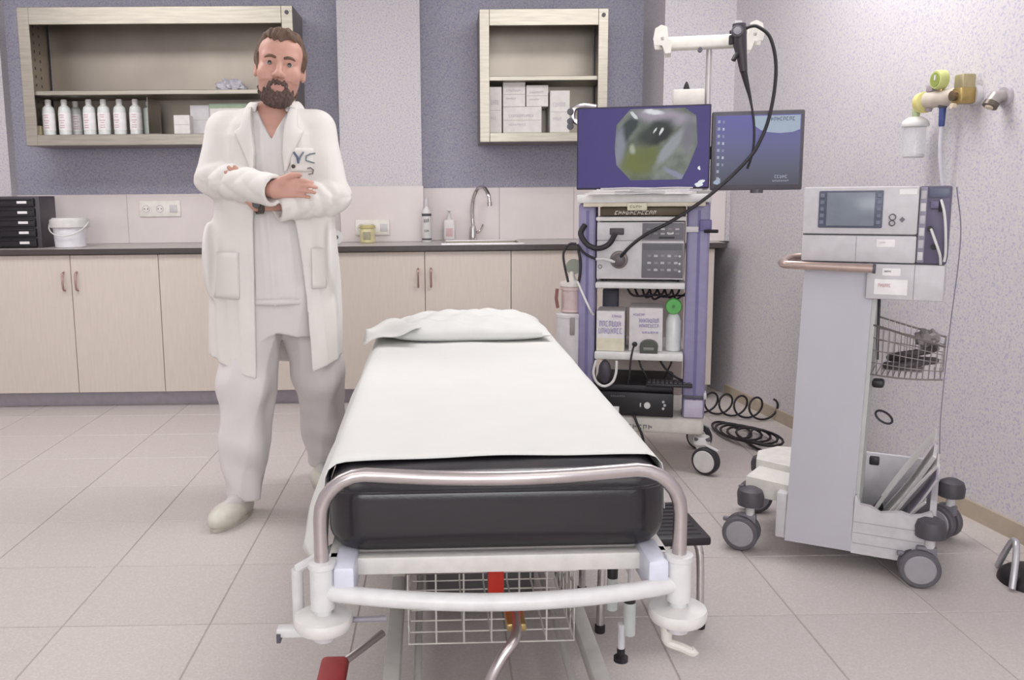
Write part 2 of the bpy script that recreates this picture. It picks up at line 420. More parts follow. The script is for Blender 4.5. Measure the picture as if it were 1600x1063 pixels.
def carton(name, label, x0, x1, y0, y1, z, h, mat=card_w, rz=0, group='cartons in the steel wall cabinets', tape=True, ink=None, cat='box'):
    t = thing(name, label, cat, ((x0+x1)/2, (y0+y1)/2, z), rz, group)
    a, b = (x1-x0)/2, (y1-y0)/2
    G().box(-a, a, -b, b, 0, h, .002, 1).build('carton', mat, t)
    g = G(); g.box(-a+.004, a-.004, -b-.0006, -b+.001, h*.5-.0012, h*.5+.0012)
    g.box(-.001, .001, -b+.002, b-.002, h-.001, h+.0006)
    if tape: g.build('flap_seam', M('seam_grey', '#b4aeab', .7), t, kind='stuff')
    if ink:
        g = G(); glyphs(g, -a*.7, h*.62, max(3, int(a*120)), a*1.3, h*.10, -b-.0004, rng=random.Random(int(x0*1000)))
        glyphs(g, -a*.7, h*.3, max(3, int(a*90)), a*.9, h*.07, -b-.0004, rng=random.Random(int(x1*1000)))
        g.build('lettering', ink, t, kind='stuff')
    return t
t = carton('small_box', 'small beige box at the left end of the bottle shelf', cx(72, 5.25), cx(90, 5.25), 5.21, 5.29, ZB, .055, M('beige_card', '#cdbf9f', .7))
t = thing('small_vial', 'small clear vial standing behind the beige box', 'vial', (cx(82, 5.38), 5.36, ZB))
G().lathe([(.016, 0), (.018, .002), (.018, .07), (.009, .08)], n=14).build('vial_body', M('greenish_clear', '#c3cdc6', .2), t)
G().lathe([(.011, .08), (.011, .098)], n=12).build('vial_cap', lgrey, t)
carton('white_box', 'small white box left of the man on the steel shelf', cx(290, 5.22), cx(314, 5.22), 5.18, 5.28, ZB, .105)
carton('white_box', 'taller pale box just behind the small white box', cx(316, 5.3), cx(345, 5.3), 5.25, 5.35, ZB, .165, lgrey)
t = carton('green_top_box', 'box with a green top edge behind the man\'s shoulder', cx(346, 5.3), cx(402, 5.3), 5.24, 5.38, ZB, .17, card_w)
G().box(-.108, .108, -.0712, .0712, .145, .172, .002, 1).build('box_lid', M('pale_green', '#9fb39a', .6), t)
# crumpled bag
b = bmesh.new(); bmesh.ops.create_icosphere(b, subdivisions=4, radius=1)
rg = random.Random(4)
for v in b.verts:
    n_ = .12*math.sin(9*v.co.x+5*v.co.z)+.1*math.sin(13*v.co.y+7*v.co.x+2)+.06*math.sin(21*v.co.z+11*v.co.x)
    v.co = v.co*(1+n_); v.co = Vector((v.co.x*.085, v.co.y*.07, max(-.3, v.co.z)*.055))
mz = min(v.co.z for v in b.verts)
for v in b.verts: v.co.z -= mz
tag(G().bm(b).build('plastic_bag', M('bag_plastic', '#c9c6cf', .35), sharp=20), 'crumpled pale plastic bag on the upper steel shelf', 'bag').location = (cx(376, 5.3), 5.3, 1.7425)
Yc = 5.2
ZR = 1.4925
def cz(y, Y): return 1.15-(y-306+0)*Y/1405*1.0
CT = [(766.5, 786, 5.2, ZR, .258, 'tall narrow white carton at the left of the small steel cabinet'),
      (788, 847, 5.21, ZR, .148, 'wide white carton at the bottom middle of the small steel cabinet'),
      (788, 822, 5.21, ZR+.149, .135, 'white carton stacked on the wide one, next to the tall narrow one'),
      (823.5, 857, 5.21, ZR+.149, .118, 'white carton stacked on the wide one, slightly lower and to its side'),
      (860, 890, 5.2, ZR, .235, 'upright white carton beside the purple endoscopy monitor')]
for (a, b_, Y, z, h, lb) in CT:
    carton('white_carton', lb, cx(a, Y), cx(b_, Y), Y, Y+.19, z, h, ink=M('ink_faint', '#c3bfc2', .8))

# ------------------------------------------------------------------ things on the worktop
ZC = .8803
t = thing('drawer_rack', 'black plastic drawer rack at the left end of the worktop', 'drawer rack', (-2.43, 5.05, ZC))
G().box(-.185, .187, .012, .22, 0, .285, .004).build('rack_body', M('rack_grey', '#4b464c', .45), t)
for k in range(5):
    z0 = .006+k*.0555
    d = G().box(-.18, .165, -.012, .16, z0, z0+.046, .005).build('drawer', black, t)
    G().box(.075, .128, -.0135, -.0115, z0+.017, z0+.031).build('drawer_label', label_w, d)
    G().box(-.11, -.057, -.0135, -.0115, z0+.017, z0+.031).build('drawer_label', label_w, d)
    G().box(-.176, .16, -.02, -.011, z0+.036, z0+.043, .002).build('drawer_lip', black, d)
t = thing('bucket', 'white plastic bucket with a lid beside the black drawer rack', 'bucket', (-2.095, 5.09, ZC))
G().lathe([(.078, 0), (.082, .004), (.09, .115)], n=32).build('bucket_body', M('bucket_white', '#e4e2e6', .4), t)
G().lathe([(.096, .108), (.103, .114), (.105, .150), (.100, .156), (.094, .158), (.09, .164)], n=32).build('bucket_lid', white_p, t)
pts = [(.107*math.cos(a), -.107*abs(math.sin(a)), .142-.075*math.sin(a)) for a in [PI*i/16 for i in range(17)]]
G().tube(pts, .0035, 8).build('bucket_handle', white_p, t)
def socket(label, x, y, z, w, h, n, mat=white_p):
    t = thing('socket_plate', label, 'socket', (x, y, z), 0, 'socket plates on the backsplash')
    G().box(-w/2, w/2, -.01, 0, -h/2, h/2, .004).build('plate', mat, t)
    for k in range(n):
        c = -w/2+w*(k+.5)/n
        if k < n-1 or n == 1:
            G().lathe([(h*.24, -.0095), (h*.24, -.0118), (h*.2, -.0118), (h*.19, -.0102)], (c, 0, 0), 20, 'y', caps=False).build('socket_ring', lgrey, t)
            for s_ in (-1, 1): G().cyl((c+s_*.0095, -.0122, 0), (c+s_*.0095, -.0095, 0), .0035, n=8).build('pin_hole', dgrey, t)
        else:
            G().box(c-h*.24, c+h*.24, -.0135, -.009, -h*.24, h*.24, .002).build('rocker', lgrey, t)
socket('cream triple socket plate on the backsplash above the white bucket', cx(259, 5.46), 5.462, 1.085, .245, .095, 3, M('cream_plastic', '#ece7df', .4))
socket('cream triple socket plate on the pilaster backsplash behind the amber jar', cx(585, 5.33), 5.332, .965, .2, .09, 3, M('cream_plastic', '#ece7df', .4))
t = thing('amber_jar', 'small yellowish jar of cotton in front of the pilaster socket', 'jar', (cx(577, 5.24), 5.24, ZC))
G().lathe([(.04, 0), (.044, .004), (.044, .075), (.04, .085)], n=24).build('jar_body', M('amber_plastic', '#d8cfa0', .3), t)
G().lathe([(.046, .085), (.046, .1), (.043, .103)], n=24).build('jar_lid', M('amber_lid', '#c8bd86', .4), t)
G().box(-.022, .022, -.0455, -.04, .02, .065, .003).build('jar_label', M('jar_label', '#a7a28a', .7), t)
t = thing('tape_roll', 'white tape roll standing on the worktop beside the man\'s coat', 'tape', (cx(527, 5.1), 5.1, ZC+.0405), .3)
G().lathe([(.013, -.02), (.04, -.02), (.04, .02), (.013, .02), (.013, -.02)], n=28, axis='y').build('tape_ring', white_p, t)
G().lathe([(.008, -.021), (.0135, -.021), (.0135, .021), (.008, .021), (.008, -.021)], n=20, axis='y').build('tape_core', M('core_teal', '#34504f', .6), t)
t = thing('detergent_bottle', 'tall white bottle with black bands beside the pilaster corner', 'bottle', (cx(669, 5.27), 5.27, ZC))
G().lathe([(.026, 0), (.028, .004), (.028, .155), (.024, .18), (.012, .2), (.011, .215)], n=20).build('bottle_body', white_p, t)
G().lathe([(.013, .205), (.013, .235), (.009, .252)], n=16).build('bottle_cap', lgrey, t)
for z0, z1 in ((.012, .022), (.150, .165)): G().lathe([(.0284, z0), (.0284, z1)], n=20).build('dark_band', dgrey, t)
g = G()
glyphs(g, -.016, .115, 3, .032, .02, -.0275, rng=random.Random(5)); glyphs(g, -.012, .06, 3, .026, .012, -.0275, rng=random.Random(8))
g.build('lettering', dgrey, t, kind='stuff')
t = thing('soap_dispenser', 'white pump soap bottle with pink print beside the tap', 'bottle', (cx(704, 5.41), 5.41, ZC))
G().box(-.035, .035, -.025, .025, 0, .125, .014, 3).build('bottle_body', M('soap_white', '#e6e0df', .4), t)
G().lathe([(.018, .12), (.016, .135), (.011, .14), (.011, .155), (.006, .156), (.006, .178)], n=16).build('pump_neck', white_p, t)
G().box(-.011, .011, -.04, .012, .175, .188, .004).build('pump_head', white_p, t)
G().box(-.02, .02, -.0265, -.0245, .025, .075, .003).build('bottle_label', M('label_pink', '#dcbcbc', .7), t)
t = thing('sink_tap', 'chrome swan neck tap with a single lever behind the sink', 'tap', (cx(741, 5.41), 5.41, ZC))
G().lathe([(.027, 0), (.027, .008), (.022, .014), (.021, .07), (.017, .085)], n=24).build('tap_base', chrome, t)
pts = spline([(0, 0, .08), (-.004, 0, .17), (.004, -.008, .25), (.03, -.04, .305), (.062, -.095, .31), (.085, -.14, .27), (.092, -.15, .225)], 6)
G().tube(pts, .0115, 14).build('spout', chrome, t)
G().lathe([(.014, .205), (.014, .228)], (.0925, -.151, 0), 14).build('aerator', chrome_soft, t)
pts = spline([(.02, 0, .045), (.045, -.005, .06), (.06, -.02, .095)], 5)
G().tube(pts, [.008]*5+[.006]*6, 10).build('lever', chrome, t)

# ------------------------------------------------------------------ stretcher
BT = Matrix
bed = thing('stretcher', 'stretcher with a black mattress and chrome foot rail on a white frame', 'stretcher', (.099, 1.60, 0), R(.9))
HW = .335
# mattress: rounded slab, its edge bulging a little
b = bmesh.new(); bmesh.ops.create_cube(b, size=1)
x0, x1, y0, y1, z0, z1 = -.333, .333, .05, 1.93, .462, .622
for v in b.verts: v.co = Vector(((x0+x1)/2+v.co.x*(x1-x0), (y0+y1)/2+v.co.y*(y1-y0), (z0+z1)/2+v.co.z*(z1-z0)))
ve = [e for e in b.edges if abs(e.verts[0].co.z-e.verts[1].co.z) > .1]
bmesh.ops.bevel(b, geom=ve, offset=.075, segments=6, profile=.5, affect='EDGES')
he = [e for e in b.edges if abs(e.verts[0].co.z-e.verts[1].co.z) < 1e-4 and abs(e.calc_face_angle(0)) > .8]
bmesh.ops.bevel(b, geom=he, offset=.05, segments=7, profile=.5, affect='EDGES')
mat_o = G().bm(b).build('mattress', vinyl, bed, sharp=60)
def rrect(hx, y0, y1, r, z, n=8):
    P = []
    for (cx_, cy_, a0) in ((hx-r, y1-r, 0), (-hx+r, y1-r, 90), (-hx+r, y0+r, 180), (hx-r, y0+r, 270)):
        for k in range(n+1):
            a = R(a0+90*k/n); P.append((cx_+r*math.cos(a), cy_+r*math.sin(a), z))
    return P
G().tube(rrect(.334, .049, 1.931, .076, .592), .0035, 6, closed=True).build('piping', vinyl, mat_o)
g = G().prism([(-.31, .1), (.31, .1), (.31, 1.9), (-.31, 1.9)], .44, .461)
g.build('bed_board', M('board_grey', '#c9c5c1', .4), bed)
g = G()
for s_ in (-1, 1): g.box(s_*.315-.016, s_*.315+.016, .06, 1.9, .425, .46, .004)
g.box(-.33, .33, .055, .087, .425, .46, .004); g.box(-.33, .33, 1.87, 1.9, .425, .46, .004)
g.build('mattress_frame', M('frame_grey', '#d6d3cf', .4), bed)
# chrome foot rail
P = [(-HW, 0, .44), (-HW, 0, .555)]
for k in range(7): a = R(180-15*k); P.append((-HW+.085+.085*math.cos(a), 0-.006*k/6, .56+.085*math.sin(a)))
for k in range(1, 12):
    u = k/12; x = -HW+.085+u*(2*HW-.17); P.append((x, -.006-.035*math.sin(PI*u), .645))
for k in range(7): a = R(90-15*k); P.append((HW-.085+.085*math.cos(a), -.006*(1-k/6), .56+.085*math.sin(a)))
P += [(HW, 0, .555), (HW, 0, .44)]
G().tube(P, .0135, 14).build('foot_rail', chrome_soft, bed, sharp=60)
for s_ in (-1, 1):
    ZU = .010
    G().lathe([(.016, .385), (.023, .388), (.023, .466), (.026, .468), (.026, .478), (.018, .48)], (s_*HW, 0, 0), 20).build('rail_socket', white_m, bed)
    a, b_ = sorted((s_*(HW-.022), s_*(HW-.062)))
    G().box(a, b_, -.018, .1, .405, .472, .008).build('corner_bracket', M('bracket_blue', '#d3d5e2', .35), bed)
    G().lathe([(.017, .352), (.017, .392)], (s_*HW, 0, 0), 18).build('bumper_spindle', white_m, bed)
    G().lathe([(.03, .345), (.05, .348), (.054, .354), (.055, .366), (.053, .372), (.03, .375), (.018, .377)], (s_*HW, 0, 0), 36).build('bumper_disc', white_p, bed)
    G().lathe([(.02, .325), (.02, .34)], (s_*HW, 0, 0), 18).build('disc_hub', lgrey, bed)
P = [(-HW, 0, .42)]+[(-HW+2*HW*u, -.05*math.sin(PI*u)**.8, .420-.006*math.sin(PI*u)) for u in [k/16 for k in range(1, 16)]]+[(HW, 0, .422)]
G().tube(P, .0165, 14).build('bumper_bar', white_m, bed, sharp=60)
g = G().tube(spline([(.318, .01, .34), (.318, .012, .31), (.322, .012, .295), (.345, .005, .288), (.365, .0, .28), (.372, 0, .285)], 5), .009, 10)
g.build('hook', offw, bed)
g = G().cyl((.318, .012, .345), (.318, .012, .3), .014, .01); g.build('hook_stem', offw, bed)
# base under the bed
for s_ in (-1, 1):
    G().box(s_*.22-.018, s_*.22+.018, .66, .70, .12, .43, .005).build('leg', M('leg_cream', '#cfc9c2', .4), bed)
    G().box(s_*.22-.018, s_*.22+.018, 1.62, 1.66, .12, .43, .005).build('leg', M('leg_cream', '#cfc9c2', .4), bed)
    G().box(s_*.22-.018, s_*.22+.018, -.02, 1.7, .115, .155, .006).build('base_rail', M('leg_grey', '#b9b6b2', .35), bed)
    G().tube([(s_*.26, .06, .425), (s_*.235, .62, .16)], .011, 10).build('brace', M('leg_grey', '#b9b6b2', .35), bed) if s_ > 5 else None
    G().tube([(s_*.165, .0, .125), (s_*.165, 1.0, .125)], .009, 10).build('basket_rail', M('leg_grey', '#b9b6b2', .35), bed)
G().box(-.205, .205, .0, .04, .10, .125, .004).build('cross_bar', white_m, bed)
G().box(-.15, .15, .75, 1.5, .03, .13, .02).build('shade_block', M('shade_dark', '#5c5859', .6), bed)  # dark block added to stand for the shade under the mattress
g = G(); g.box(-.21, .21, 1.62, 1.66, .2, .24, .004); g.build('cross_bar', M('leg_grey', '#b9b6b2', .35), bed)
for s_ in (-1, 1):
    for yy in (.12, 1.64):
        cst = G().box(s_*.25-.03, s_*.25+.03, yy-.04, yy+.04, .085, .118, .008).build('castor', mgrey, bed)
        G().lathe([(.02, -.018), (.046, -.018), (.05, -.012), (.05, .012), (.046, .018), (.02, .018)], (s_*.25, yy, .0505), 24, 'x').build('castor_wheel', rubber, cst) if False else None
        g = G().lathe([(.02, s_*.25-.018), (.046, s_*.25-.018), (.05, s_*.25-.012), (.05, s_*.25+.012), (.046, s_*.25+.018), (.02, s_*.25+.018)], (0, yy, .0505), 24, 'x')
        g.build('castor_wheel', rubber, cst)
# wire basket
g = G(); W_ = .0022
bx, by0, by1, bz0, bz1 = .185, .29, .62, .158, .325
n_x, n_y, n_z = 7, 7, 4
for i in range(n_x):
    x = -bx+2*bx*i/(n_x-1)
    g.tube([(x, by0, bz1), (x, by0, bz0), (x, by1, bz0), (x, by1, bz1)] if 0 < i < n_x-1 else [(x, by0, bz0), (x, by1, bz0)], W_, 6)
for j in range(n_y):
    y = by0+(by1-by0)*j/(n_y-1); g.tube([(-bx, y, bz1), (-bx, y, bz0), (bx, y, bz0), (bx, y, bz1)], W_, 6)
for k in range(1, n_z):
    z = bz0+(bz1-bz0)*k/n_z
    g.tube([(-bx, by1, z), (bx, by1, z)], W_, 6)
    for s_ in (-1, 1): g.tube([(s_*bx, by0, z), (s_*bx, by1, z)], W_, 6)
bk = G().tube([(-bx, by0, bz1), (bx, by0, bz1), (bx, by1, bz1), (-bx, by1, bz1)], .0045, 8, closed=True).build('basket_rim', chrome_soft, bed)
g.build('basket_wires', M('wire_white', '#d9d6d0', .35, .3), bk, kind='stuff')
for y in (.32, .58):
    for s_ in (-1, 1): G().cyl((s_*bx, y, bz1), (s_*bx, y, .43), .004, n=8).build('basket_hanger', chrome_soft, bk)
# pedals and levers
rd = G().box(-.08, .115, .2, .222, .275, .3, .006).build('red_pedal_bar', red_p, bed)
G().box(-.012, .022, .215, .235, .3, .425, .004).build('red_lever', M('red_bright', '#c7301f', .45), bed)
G().tube(spline([(.045, .2, .28), (.035, .09, .275), (.005, .06, .245), (-.02, .05, .2), (-.025, .05, .15), (-.02, .06, .1)], 6), .011, 12).build('pedal_tube', chrome_soft, bed)
G().box(.02, .06, .12, .2, .268, .285, .004).build('pedal_mount', brass, bed)
pd = G().box(-.39, -.325, .22, .36, .075, .1, .012, 3).build('foot_pedal', M('red_dark', '#a23a3c', .5), bed)
G().tube([(-.345, .34, .085), (-.25, .42, .12)], .009, 10).build('pedal_arm', chrome_soft, bed)
# pump housing under the board, added dark to deepen the shade there
hc = G().box(-.11, .11, .8, .98, .13, .42, .01).build('hydraulic_column', M('column_green', '#6d7069', .55), bed)
for k in range(7): G().box(-.118, .118, .792, .988, .15+.036*k, .168+.036*k, .006).build('bellows_rib', M('bellows_dark', '#4f4e50', .6), hc)
for x, y, z0, z1, r in ((.30, .25, .19, .265, .0135), (.272, .30, .225, .3, .012)):
    c = G().cyl((x, y, z0), (x, y, z1), r).build('pole_holder', M('holder_grey', '#c3c9c6', .35), bed)
    G().lathe([(r*.98, z1), (r*1.0, z1+.02), (r*.6, z1+.028)], (x, y, 0), 18).build('holder_cap', black, c)
    G().tube([(x, y, z1-.02), (x+.005, y+.01, .43)], .006, 8).build('holder_stem', lgrey, c)
c = G().cyl((.283, .25, .15), (.283, .25, .215), .008).build('prop_leg', lgrey, bed)
G().lathe([(.016, .128), (.016, .138), (.009, .142), (.009, .158)], (.283, .25, 0), 16).build('rubber_tip', black, c)
G().tube([(.283, .25, .2), (.30, .25, .2)], .006, 8).build('prop_link', lgrey, c)
g = G().tube([(-.405, .15, .4), (-.405, .15, .275)], .012, 12); g.build('side_rail_post', white_m, bed)
g = G().box(-.45, -.36, .135, .165, .258, .276, .004); g.build('side_rail_foot', white_m, bed)
G().tube([(-.405, .15, .4), (-.33, .15, .442)], .01, 10).build('side_rail_arm', white_m, bed)
for x in (-.445, -.365): G().box(x-.004, x+.004, .131, .169, .250, .268).build('foot_cap', dgrey, bed)
g = G().tube([(-.29, .02, .352), (-.22, .03, .348)], .006, 8); g.build('spring_bolt', mgrey, bed)

# sheet: drapes over the long sides, hangs lower on one side
sv = []; sf = []
ys = np.linspace(.155, 1.95, 60); NX = 56
def sheet_prof(y, side):
    return .2 if side < 0 else .05
for i, y in enumerate(ys):
    row = []
    dl = .25+.02*math.sin(5*y+1)-.05*max(0, min(1, (y-1.2)/.3))-max(0, .20-y)*.4; dr = .085+.012*math.sin(7*y)
    tot = dl+dr+.68; y_edge = .02*math.sin(0) 
    for j in range(NX+1):
        s_ = -dl-.34+tot*j/NX
        rr = .035
        def side(u, sgn, y):            # u: arc length beyond the flat top
            if u < rr*PI/2: a = u/rr; return sgn*(.305+rr*math.sin(a)), .6255-rr*(1-math.cos(a))
            d = u-rr*PI/2; fl_ = .012*math.sin(9*y+2)*min(1, d/.1)+d*(.40*min(1, .05+(y-.155)/.22) if sgn < 0 else .05)
            return sgn*(.305+rr+fl_), .6255-rr-d
        if s_ < -.305: x, z = side(-.305-s_, -1, y)
        elif s_ > .305: x, z = side(s_-.305, 1, y)
        else: x, z = s_, .6255+.0012*math.sin(14*y+6*s_)
        z += .0012*math.sin(23*s_+9*y)*(1 if abs(s_) < .3 else .3)
        yy = y + (.012*(s_/.34)-.018*abs(s_/.34)**2 if i == 0 else 0)
        if y > 1.93 : pass
        row.append((x, yy, z+.002))
    sv += row
for i in range(len(ys)-1):
    for j in range(NX): a = i*(NX+1)+j; sf.append([a, a+1, a+NX+2, a+NX+1])
g = G().add(sv, sf); so = g.build('bed_sheet', sheet_m, sharp=80)
m_ = so.modifiers.new('thick', 'SOLIDIFY'); m_.thickness = .002; m_.offset = 1
so.location = bed.location; so.rotation_euler = bed.rotation_euler
tag(so, 'white sheet spread over the black stretcher mattress', 'sheet')
# pillow: soft slab with pinched corners
b = bmesh.new(); bmesh.ops.create_grid(b, x_segments=56, y_segments=36, size=1)
top = [v for v in b.verts]
gt = bmesh.ops.duplicate(b, geom=b.verts[:]+b.edges[:]+b.faces[:])
low = [v for v in gt['geom'] if isinstance(v, bmesh.types.BMVert)]
def pil(v, sg):
    x, y = v.co.x, v.co.y
    e = max(0, (1-abs(x)**3.2))**.5*max(0, (1-abs(y)**2.6))**.5
    wr = .006*math.sin(7*x+11*y)+.005*math.sin(15*x-6*y+1)+.004*math.sin(5*y*4+x*9)
    X = x*.282*(1-.06*(1-abs(y))**2); Y = y*.17*(1-.05*(1-abs(x))**2)
    if sg > 0: Z = .022+.070*e*(.85+.15*(.5+.5*y))+wr*.8*e
    else: Z = .022-.021*min(1, e*1.6)
    v.co = Vector((X+.02*(y < 0)*x*0, Y, Z))
for v in top: pil(v, 1)
for v in low: pil(v, -1)
bmesh.ops.remove_doubles(b, verts=b.verts[:], dist=.0008)
po = G().bm(b).build('pillow', M('pillow_cotton', '#d8d8d5', .85, var=.012, bump=.1), sharp=80)
po.location = (.09, 3.32, .6305); po.rotation_euler = (0, 0, R(2))
tag(po, 'plump white pillow at the head of the stretcher', 'pillow')
g = G()
pv = []; pf = []
for i in range(13):
    for j in range(9):
        u, v = i/12, j/8
        pv.append((-.345+.2*u-.03*v, 3.1+.42*v-.03*u, .6315+.055*math.sin(PI*.5*u)*(1-.3*v)+.01*math.sin(8*u+4*v)))
for i in range(12):
    for j in range(8): a = i*9+j; pf.append([a, a+9, a+10, a+1])
co = g.add(pv, pf).build('folded_towel', sheet_m, sharp=80)
m_ = co.modifiers.new('thick', 'SOLIDIFY'); m_.thickness = .006; m_.offset = 1
co.location = (.06, 0, 0)
tag(co, 'rumpled corner of white cloth tucked beside the pillow', 'cloth')
# step stool
t = thing('step_stool', 'low step stool with a black ribbed top and chrome legs beside the stretcher', 'stool', (.525, 2.36, 0), R(3))
top = G().box(-.17, .155, -.14, .14, .237, .262, .008).build('stool_top', black, t)
g = G()
for k in range(9): g.box(-.15, .135, -.115+k*.028, -.103+k*.028, .2605, .265, .002, 1)
g.build('tread_ribs', rubber, top, kind='stuff')
for x in (-.13, .135):
    for y in (-.115, .115):
        lg = G().tube(spline([(x*.93, y*.93, .237), (x*.99, y, .19), (x*1.02, y*1.02, .012)], 5), .0105, 12).build('leg', chrome, t)
        G().lathe([(.013, 0), (.014, .004), (.014, .02), (.011, .022)], (x*1.02, y*1.02, 0), 14).build('foot', black, lg)

# ------------------------------------------------------------------ endoscopy trolley
TL = (.80, 3.62, 0); TA = R(-14)
tr = thing('endoscopy_trolley', 'white and purple endoscopy trolley with shelves beside the stretcher', 'trolley', TL, TA)
def TW(name, label, cat, group=None): return thing(name, label, cat, TL, TA, group)
bs = G().box(-.28, .255, .0, .46, .165, .238, .018, 3).build('base', offw, tr)
g = G(); glyphs(g, -.135, .183, 9, .19, .018, -.0004, rng=random.Random(11)); g.build('lettering', ink_g, bs, kind='stuff')
def column(x0, x1, z1):
    g = G().box(x0, x1, .0, .13, .236, z1, .012, 3); c = g.build('column', purple, tr)
    xm = (x0+x1)/2
    G().box(xm-.004, xm+.008, -.0015, .004, .3, z1-.03).build('groove', purple_d, c)
    G().box(x0+.006, x1-.006, -.004, .02, .24, .315, .006).build('column_foot', M('foot_lilac', '#c4bdd0', .4), c)
    G().box(x0+.002, x1-.002, -.006, .03, .318, .332, .004).build('column_band', dgrey, c)
column(.168, .256, 1.112)
column(-.262, -.192, 1.112)
G().box(.25, .262, -.02, .06, .32, .345, .006).build('catch', lgrey, tr)
g = G().box(-.19, .17, .43, .445, .24, 1.09); g.build('rear_panel', M('rear_panel', '#c0b4ae', .6), tr)
def shelf(z0, z1, x0=-.19, x1=.166, y0=-.02, m=white_p, nm='shelf'):
    return G().box(x0, x1, y0, .43, z0, z1, .006).build(nm, m, tr)
tp = shelf(1.113, 1.146, -.266, .256, -.05, white_p, 'top_shelf')
G().box(-.24, .235, -.045, -.02, 1.098, 1.114, .003).build('drawer_rail', M('rail_cream', '#d8cfb9', .5), tr)
kp = G().box(-.065, .012, -.062, -.04, 1.083, 1.113, .004).build('drawer_pull', M('pull_cream', '#dcd8bf', .5), tr)
g = G(); glyphs(g, -.055, 1.093, 4, .05, .010, -.0625, rng=random.Random(4)); g.build('lettering', M('ink_olive', '#8f8f78', .7), kp, kind='stuff')
dw = G().box(-.175, .163, -.005, .4, 1.061, 1.096, .002).build('drawer', brown_m, tr)
g = G(); glyphs(g, -.118, 1.066, 11, .165, .015, -.0055, rng=random.Random(21), slant=.4); g.build('lettering', M('ink_white', '#ded8cf', .6), dw, kind='stuff')
shelf(1.040, 1.058); shelf(.768, .793); shelf(.474, .505)
for k, z in enumerate((.96,)):
    G().box(.163, .212, -.012, .0, .995, 1.018, .003).build('clip_plate', lgrey, tr)
    G().box(.215, .262, -.014, .03, 1.0, 1.045, .006).build('cord_hook', purple_d, tr)
    G().tube([(.235, -.01, 1.0), (.285, -.03, 1.0)], .007, 8).build('hook_peg', black, tr)
for x, y, nm in ((.25, .04, 1), (-.24, .04, 0), (.235, .42, 0), (-.225, .42, 0)):
    hd = G()
    hd.lathe([(.01, .0), (.03, .0), (.034, -.01), (.036, -.03), (.02, -.055)], (x, y, .155), 20)
    hd.box(x-.02, x+.035, y-.022, y+.022, .075, .125, .01)
    h = hd.build('castor', white_p, tr)
    G().lathe([(.03, x+.018-.02), (.052, x+.018-.02), (.0575, x+.018-.013), (.0575, x+.018+.013), (.052, x+.018+.02), (.03, x+.018+.02)], (0, y-.03, .0585), 28, 'x', T=Matrix.Translation((x+.018, y-.03, 0)) @ Matrix.Rotation(R(62), 4, 'Z') @ Matrix.Translation((-x-.018, -y+.03, 0))).build('castor_wheel', rubber, h)
    G().lathe([(.0, x+.018-.0215), (.044, x+.018-.0215), (.046, x+.018-.02), (.046, x+.018+.02), (.044, x+.018+.0215), (.0, x+.018+.0215)], (0, y-.03, .0585), 28, 'x', T=Matrix.Translation((x+.018, y-.03, 0)) @ Matrix.Rotation(R(62), 4, 'Z') @ Matrix.Translation((-x-.018, -y+.03, 0))).build('wheel_disc', white_p, h)
    G().box(x-.03, x+.035, y-.03, y+.03, .138, .152, .006).build('castor_ring', dgrey, h)
    G().tube([(x+.01, y-.02, .125), (x+.045, y-.055, .118), (x+.065, y-.07, .112)], .006, 8).build('brake_lever', lgrey, h)
# scope hanger on the pole
pl_ = G().cyl((.237, .12, .9), (.237, .12, 1.712), .0115, n=16).build('pole', M('pole_grey', '#bdb7b8', .35, .4), tr)
G().box(.205, .262, .095, .145, 1.10, 1.16, .006).build('pole_clamp', white_p, pl_)
hg = G().box(.06, .36, .09, .125, 1.712, 1.765, .012, 3).build('hanger_bar', offw, tr)
for x, s_ in ((.055, -1), (.40, 1)):
    pl2 = [(-.035, -.005), (-.028, .035), (-.005, .048), (.018, .04), (.022, .0), (.036, -.02), (.034, -.06), (.012, -.062), (.0, -.03), (-.03, -.028)]
    pp = [(x+(-s_)*a*1.0*s_*(-1)*-1 if False else x-s_*a*-1*-1 if False else x+a*(1 if s_ < 0 else -1), 1.752+b_) for a, b_ in pl2]
    G().prism(pp, .02, .028, 'xz').build('scope_hook', offw, hg)
    G().prism(pp, .13, .138, 'xz').build('scope_hook', offw, hg)
    G().box(x-.012, x+.012, .02, .138, 1.735, 1.76, .006).build('hook_bridge', offw, hg)
G().cyl((.2, .085, 1.706), (.2, .06, 1.706), .009).build('hanger_knob', dgrey, hg)
# white box on the pole
t = TW('camera_head_box', 'small white box clamped to the trolley pole behind the monitors', 'box')
G().box(.1, .224, .09, .2, 1.485, 1.56, .006).build('box_shell', offw, t)
G().lathe([(.012, 0), (.013, .006), (.009, .02), (.003, .034)], (.153, .14, 1.56), 14).build('spout', black, t)
# monitors
def glow(name, col, e):
    if name in MATS: return MATS[name]
    m = bpy.data.materials.new(name); m.use_nodes = True; b = m.node_tree.nodes['Principled BSDF']; nz = m.node_tree.nodes.new('ShaderNodeTexNoise'); nz.inputs['Scale'].default_value = 7
    rp = m.node_tree.nodes.new('ShaderNodeValToRGB'); c_ = lin(col)
    rp.color_ramp.elements[0].color = tuple(v*.93 for v in c_[:3])+(1,); rp.color_ramp.elements[1].color = tuple(v*1.07 for v in c_[:3])+(1,)
    m.node_tree.links.new(nz.outputs['Fac'], rp.inputs[0]); m.node_tree.links.new(rp.outputs[0], b.inputs['Emission Color'])
    b.inputs['Emission Strength'].default_value = e; b.inputs['Base Color'].default_value = (.012, .012, .015, 1); b.inputs['Roughness'].default_value = .3; b.inputs['Specular IOR Level'].default_value = .12
    MATS[name] = m; return m
t = TW('monitor', 'monitor on the trolley showing an endoscope image on a purple screen', 'monitor')
G().box(-.268, .246, -.036, .012, 1.166, 1.488, .004).build('monitor_case', M('monitor_case', '#2c2838', .4), t)
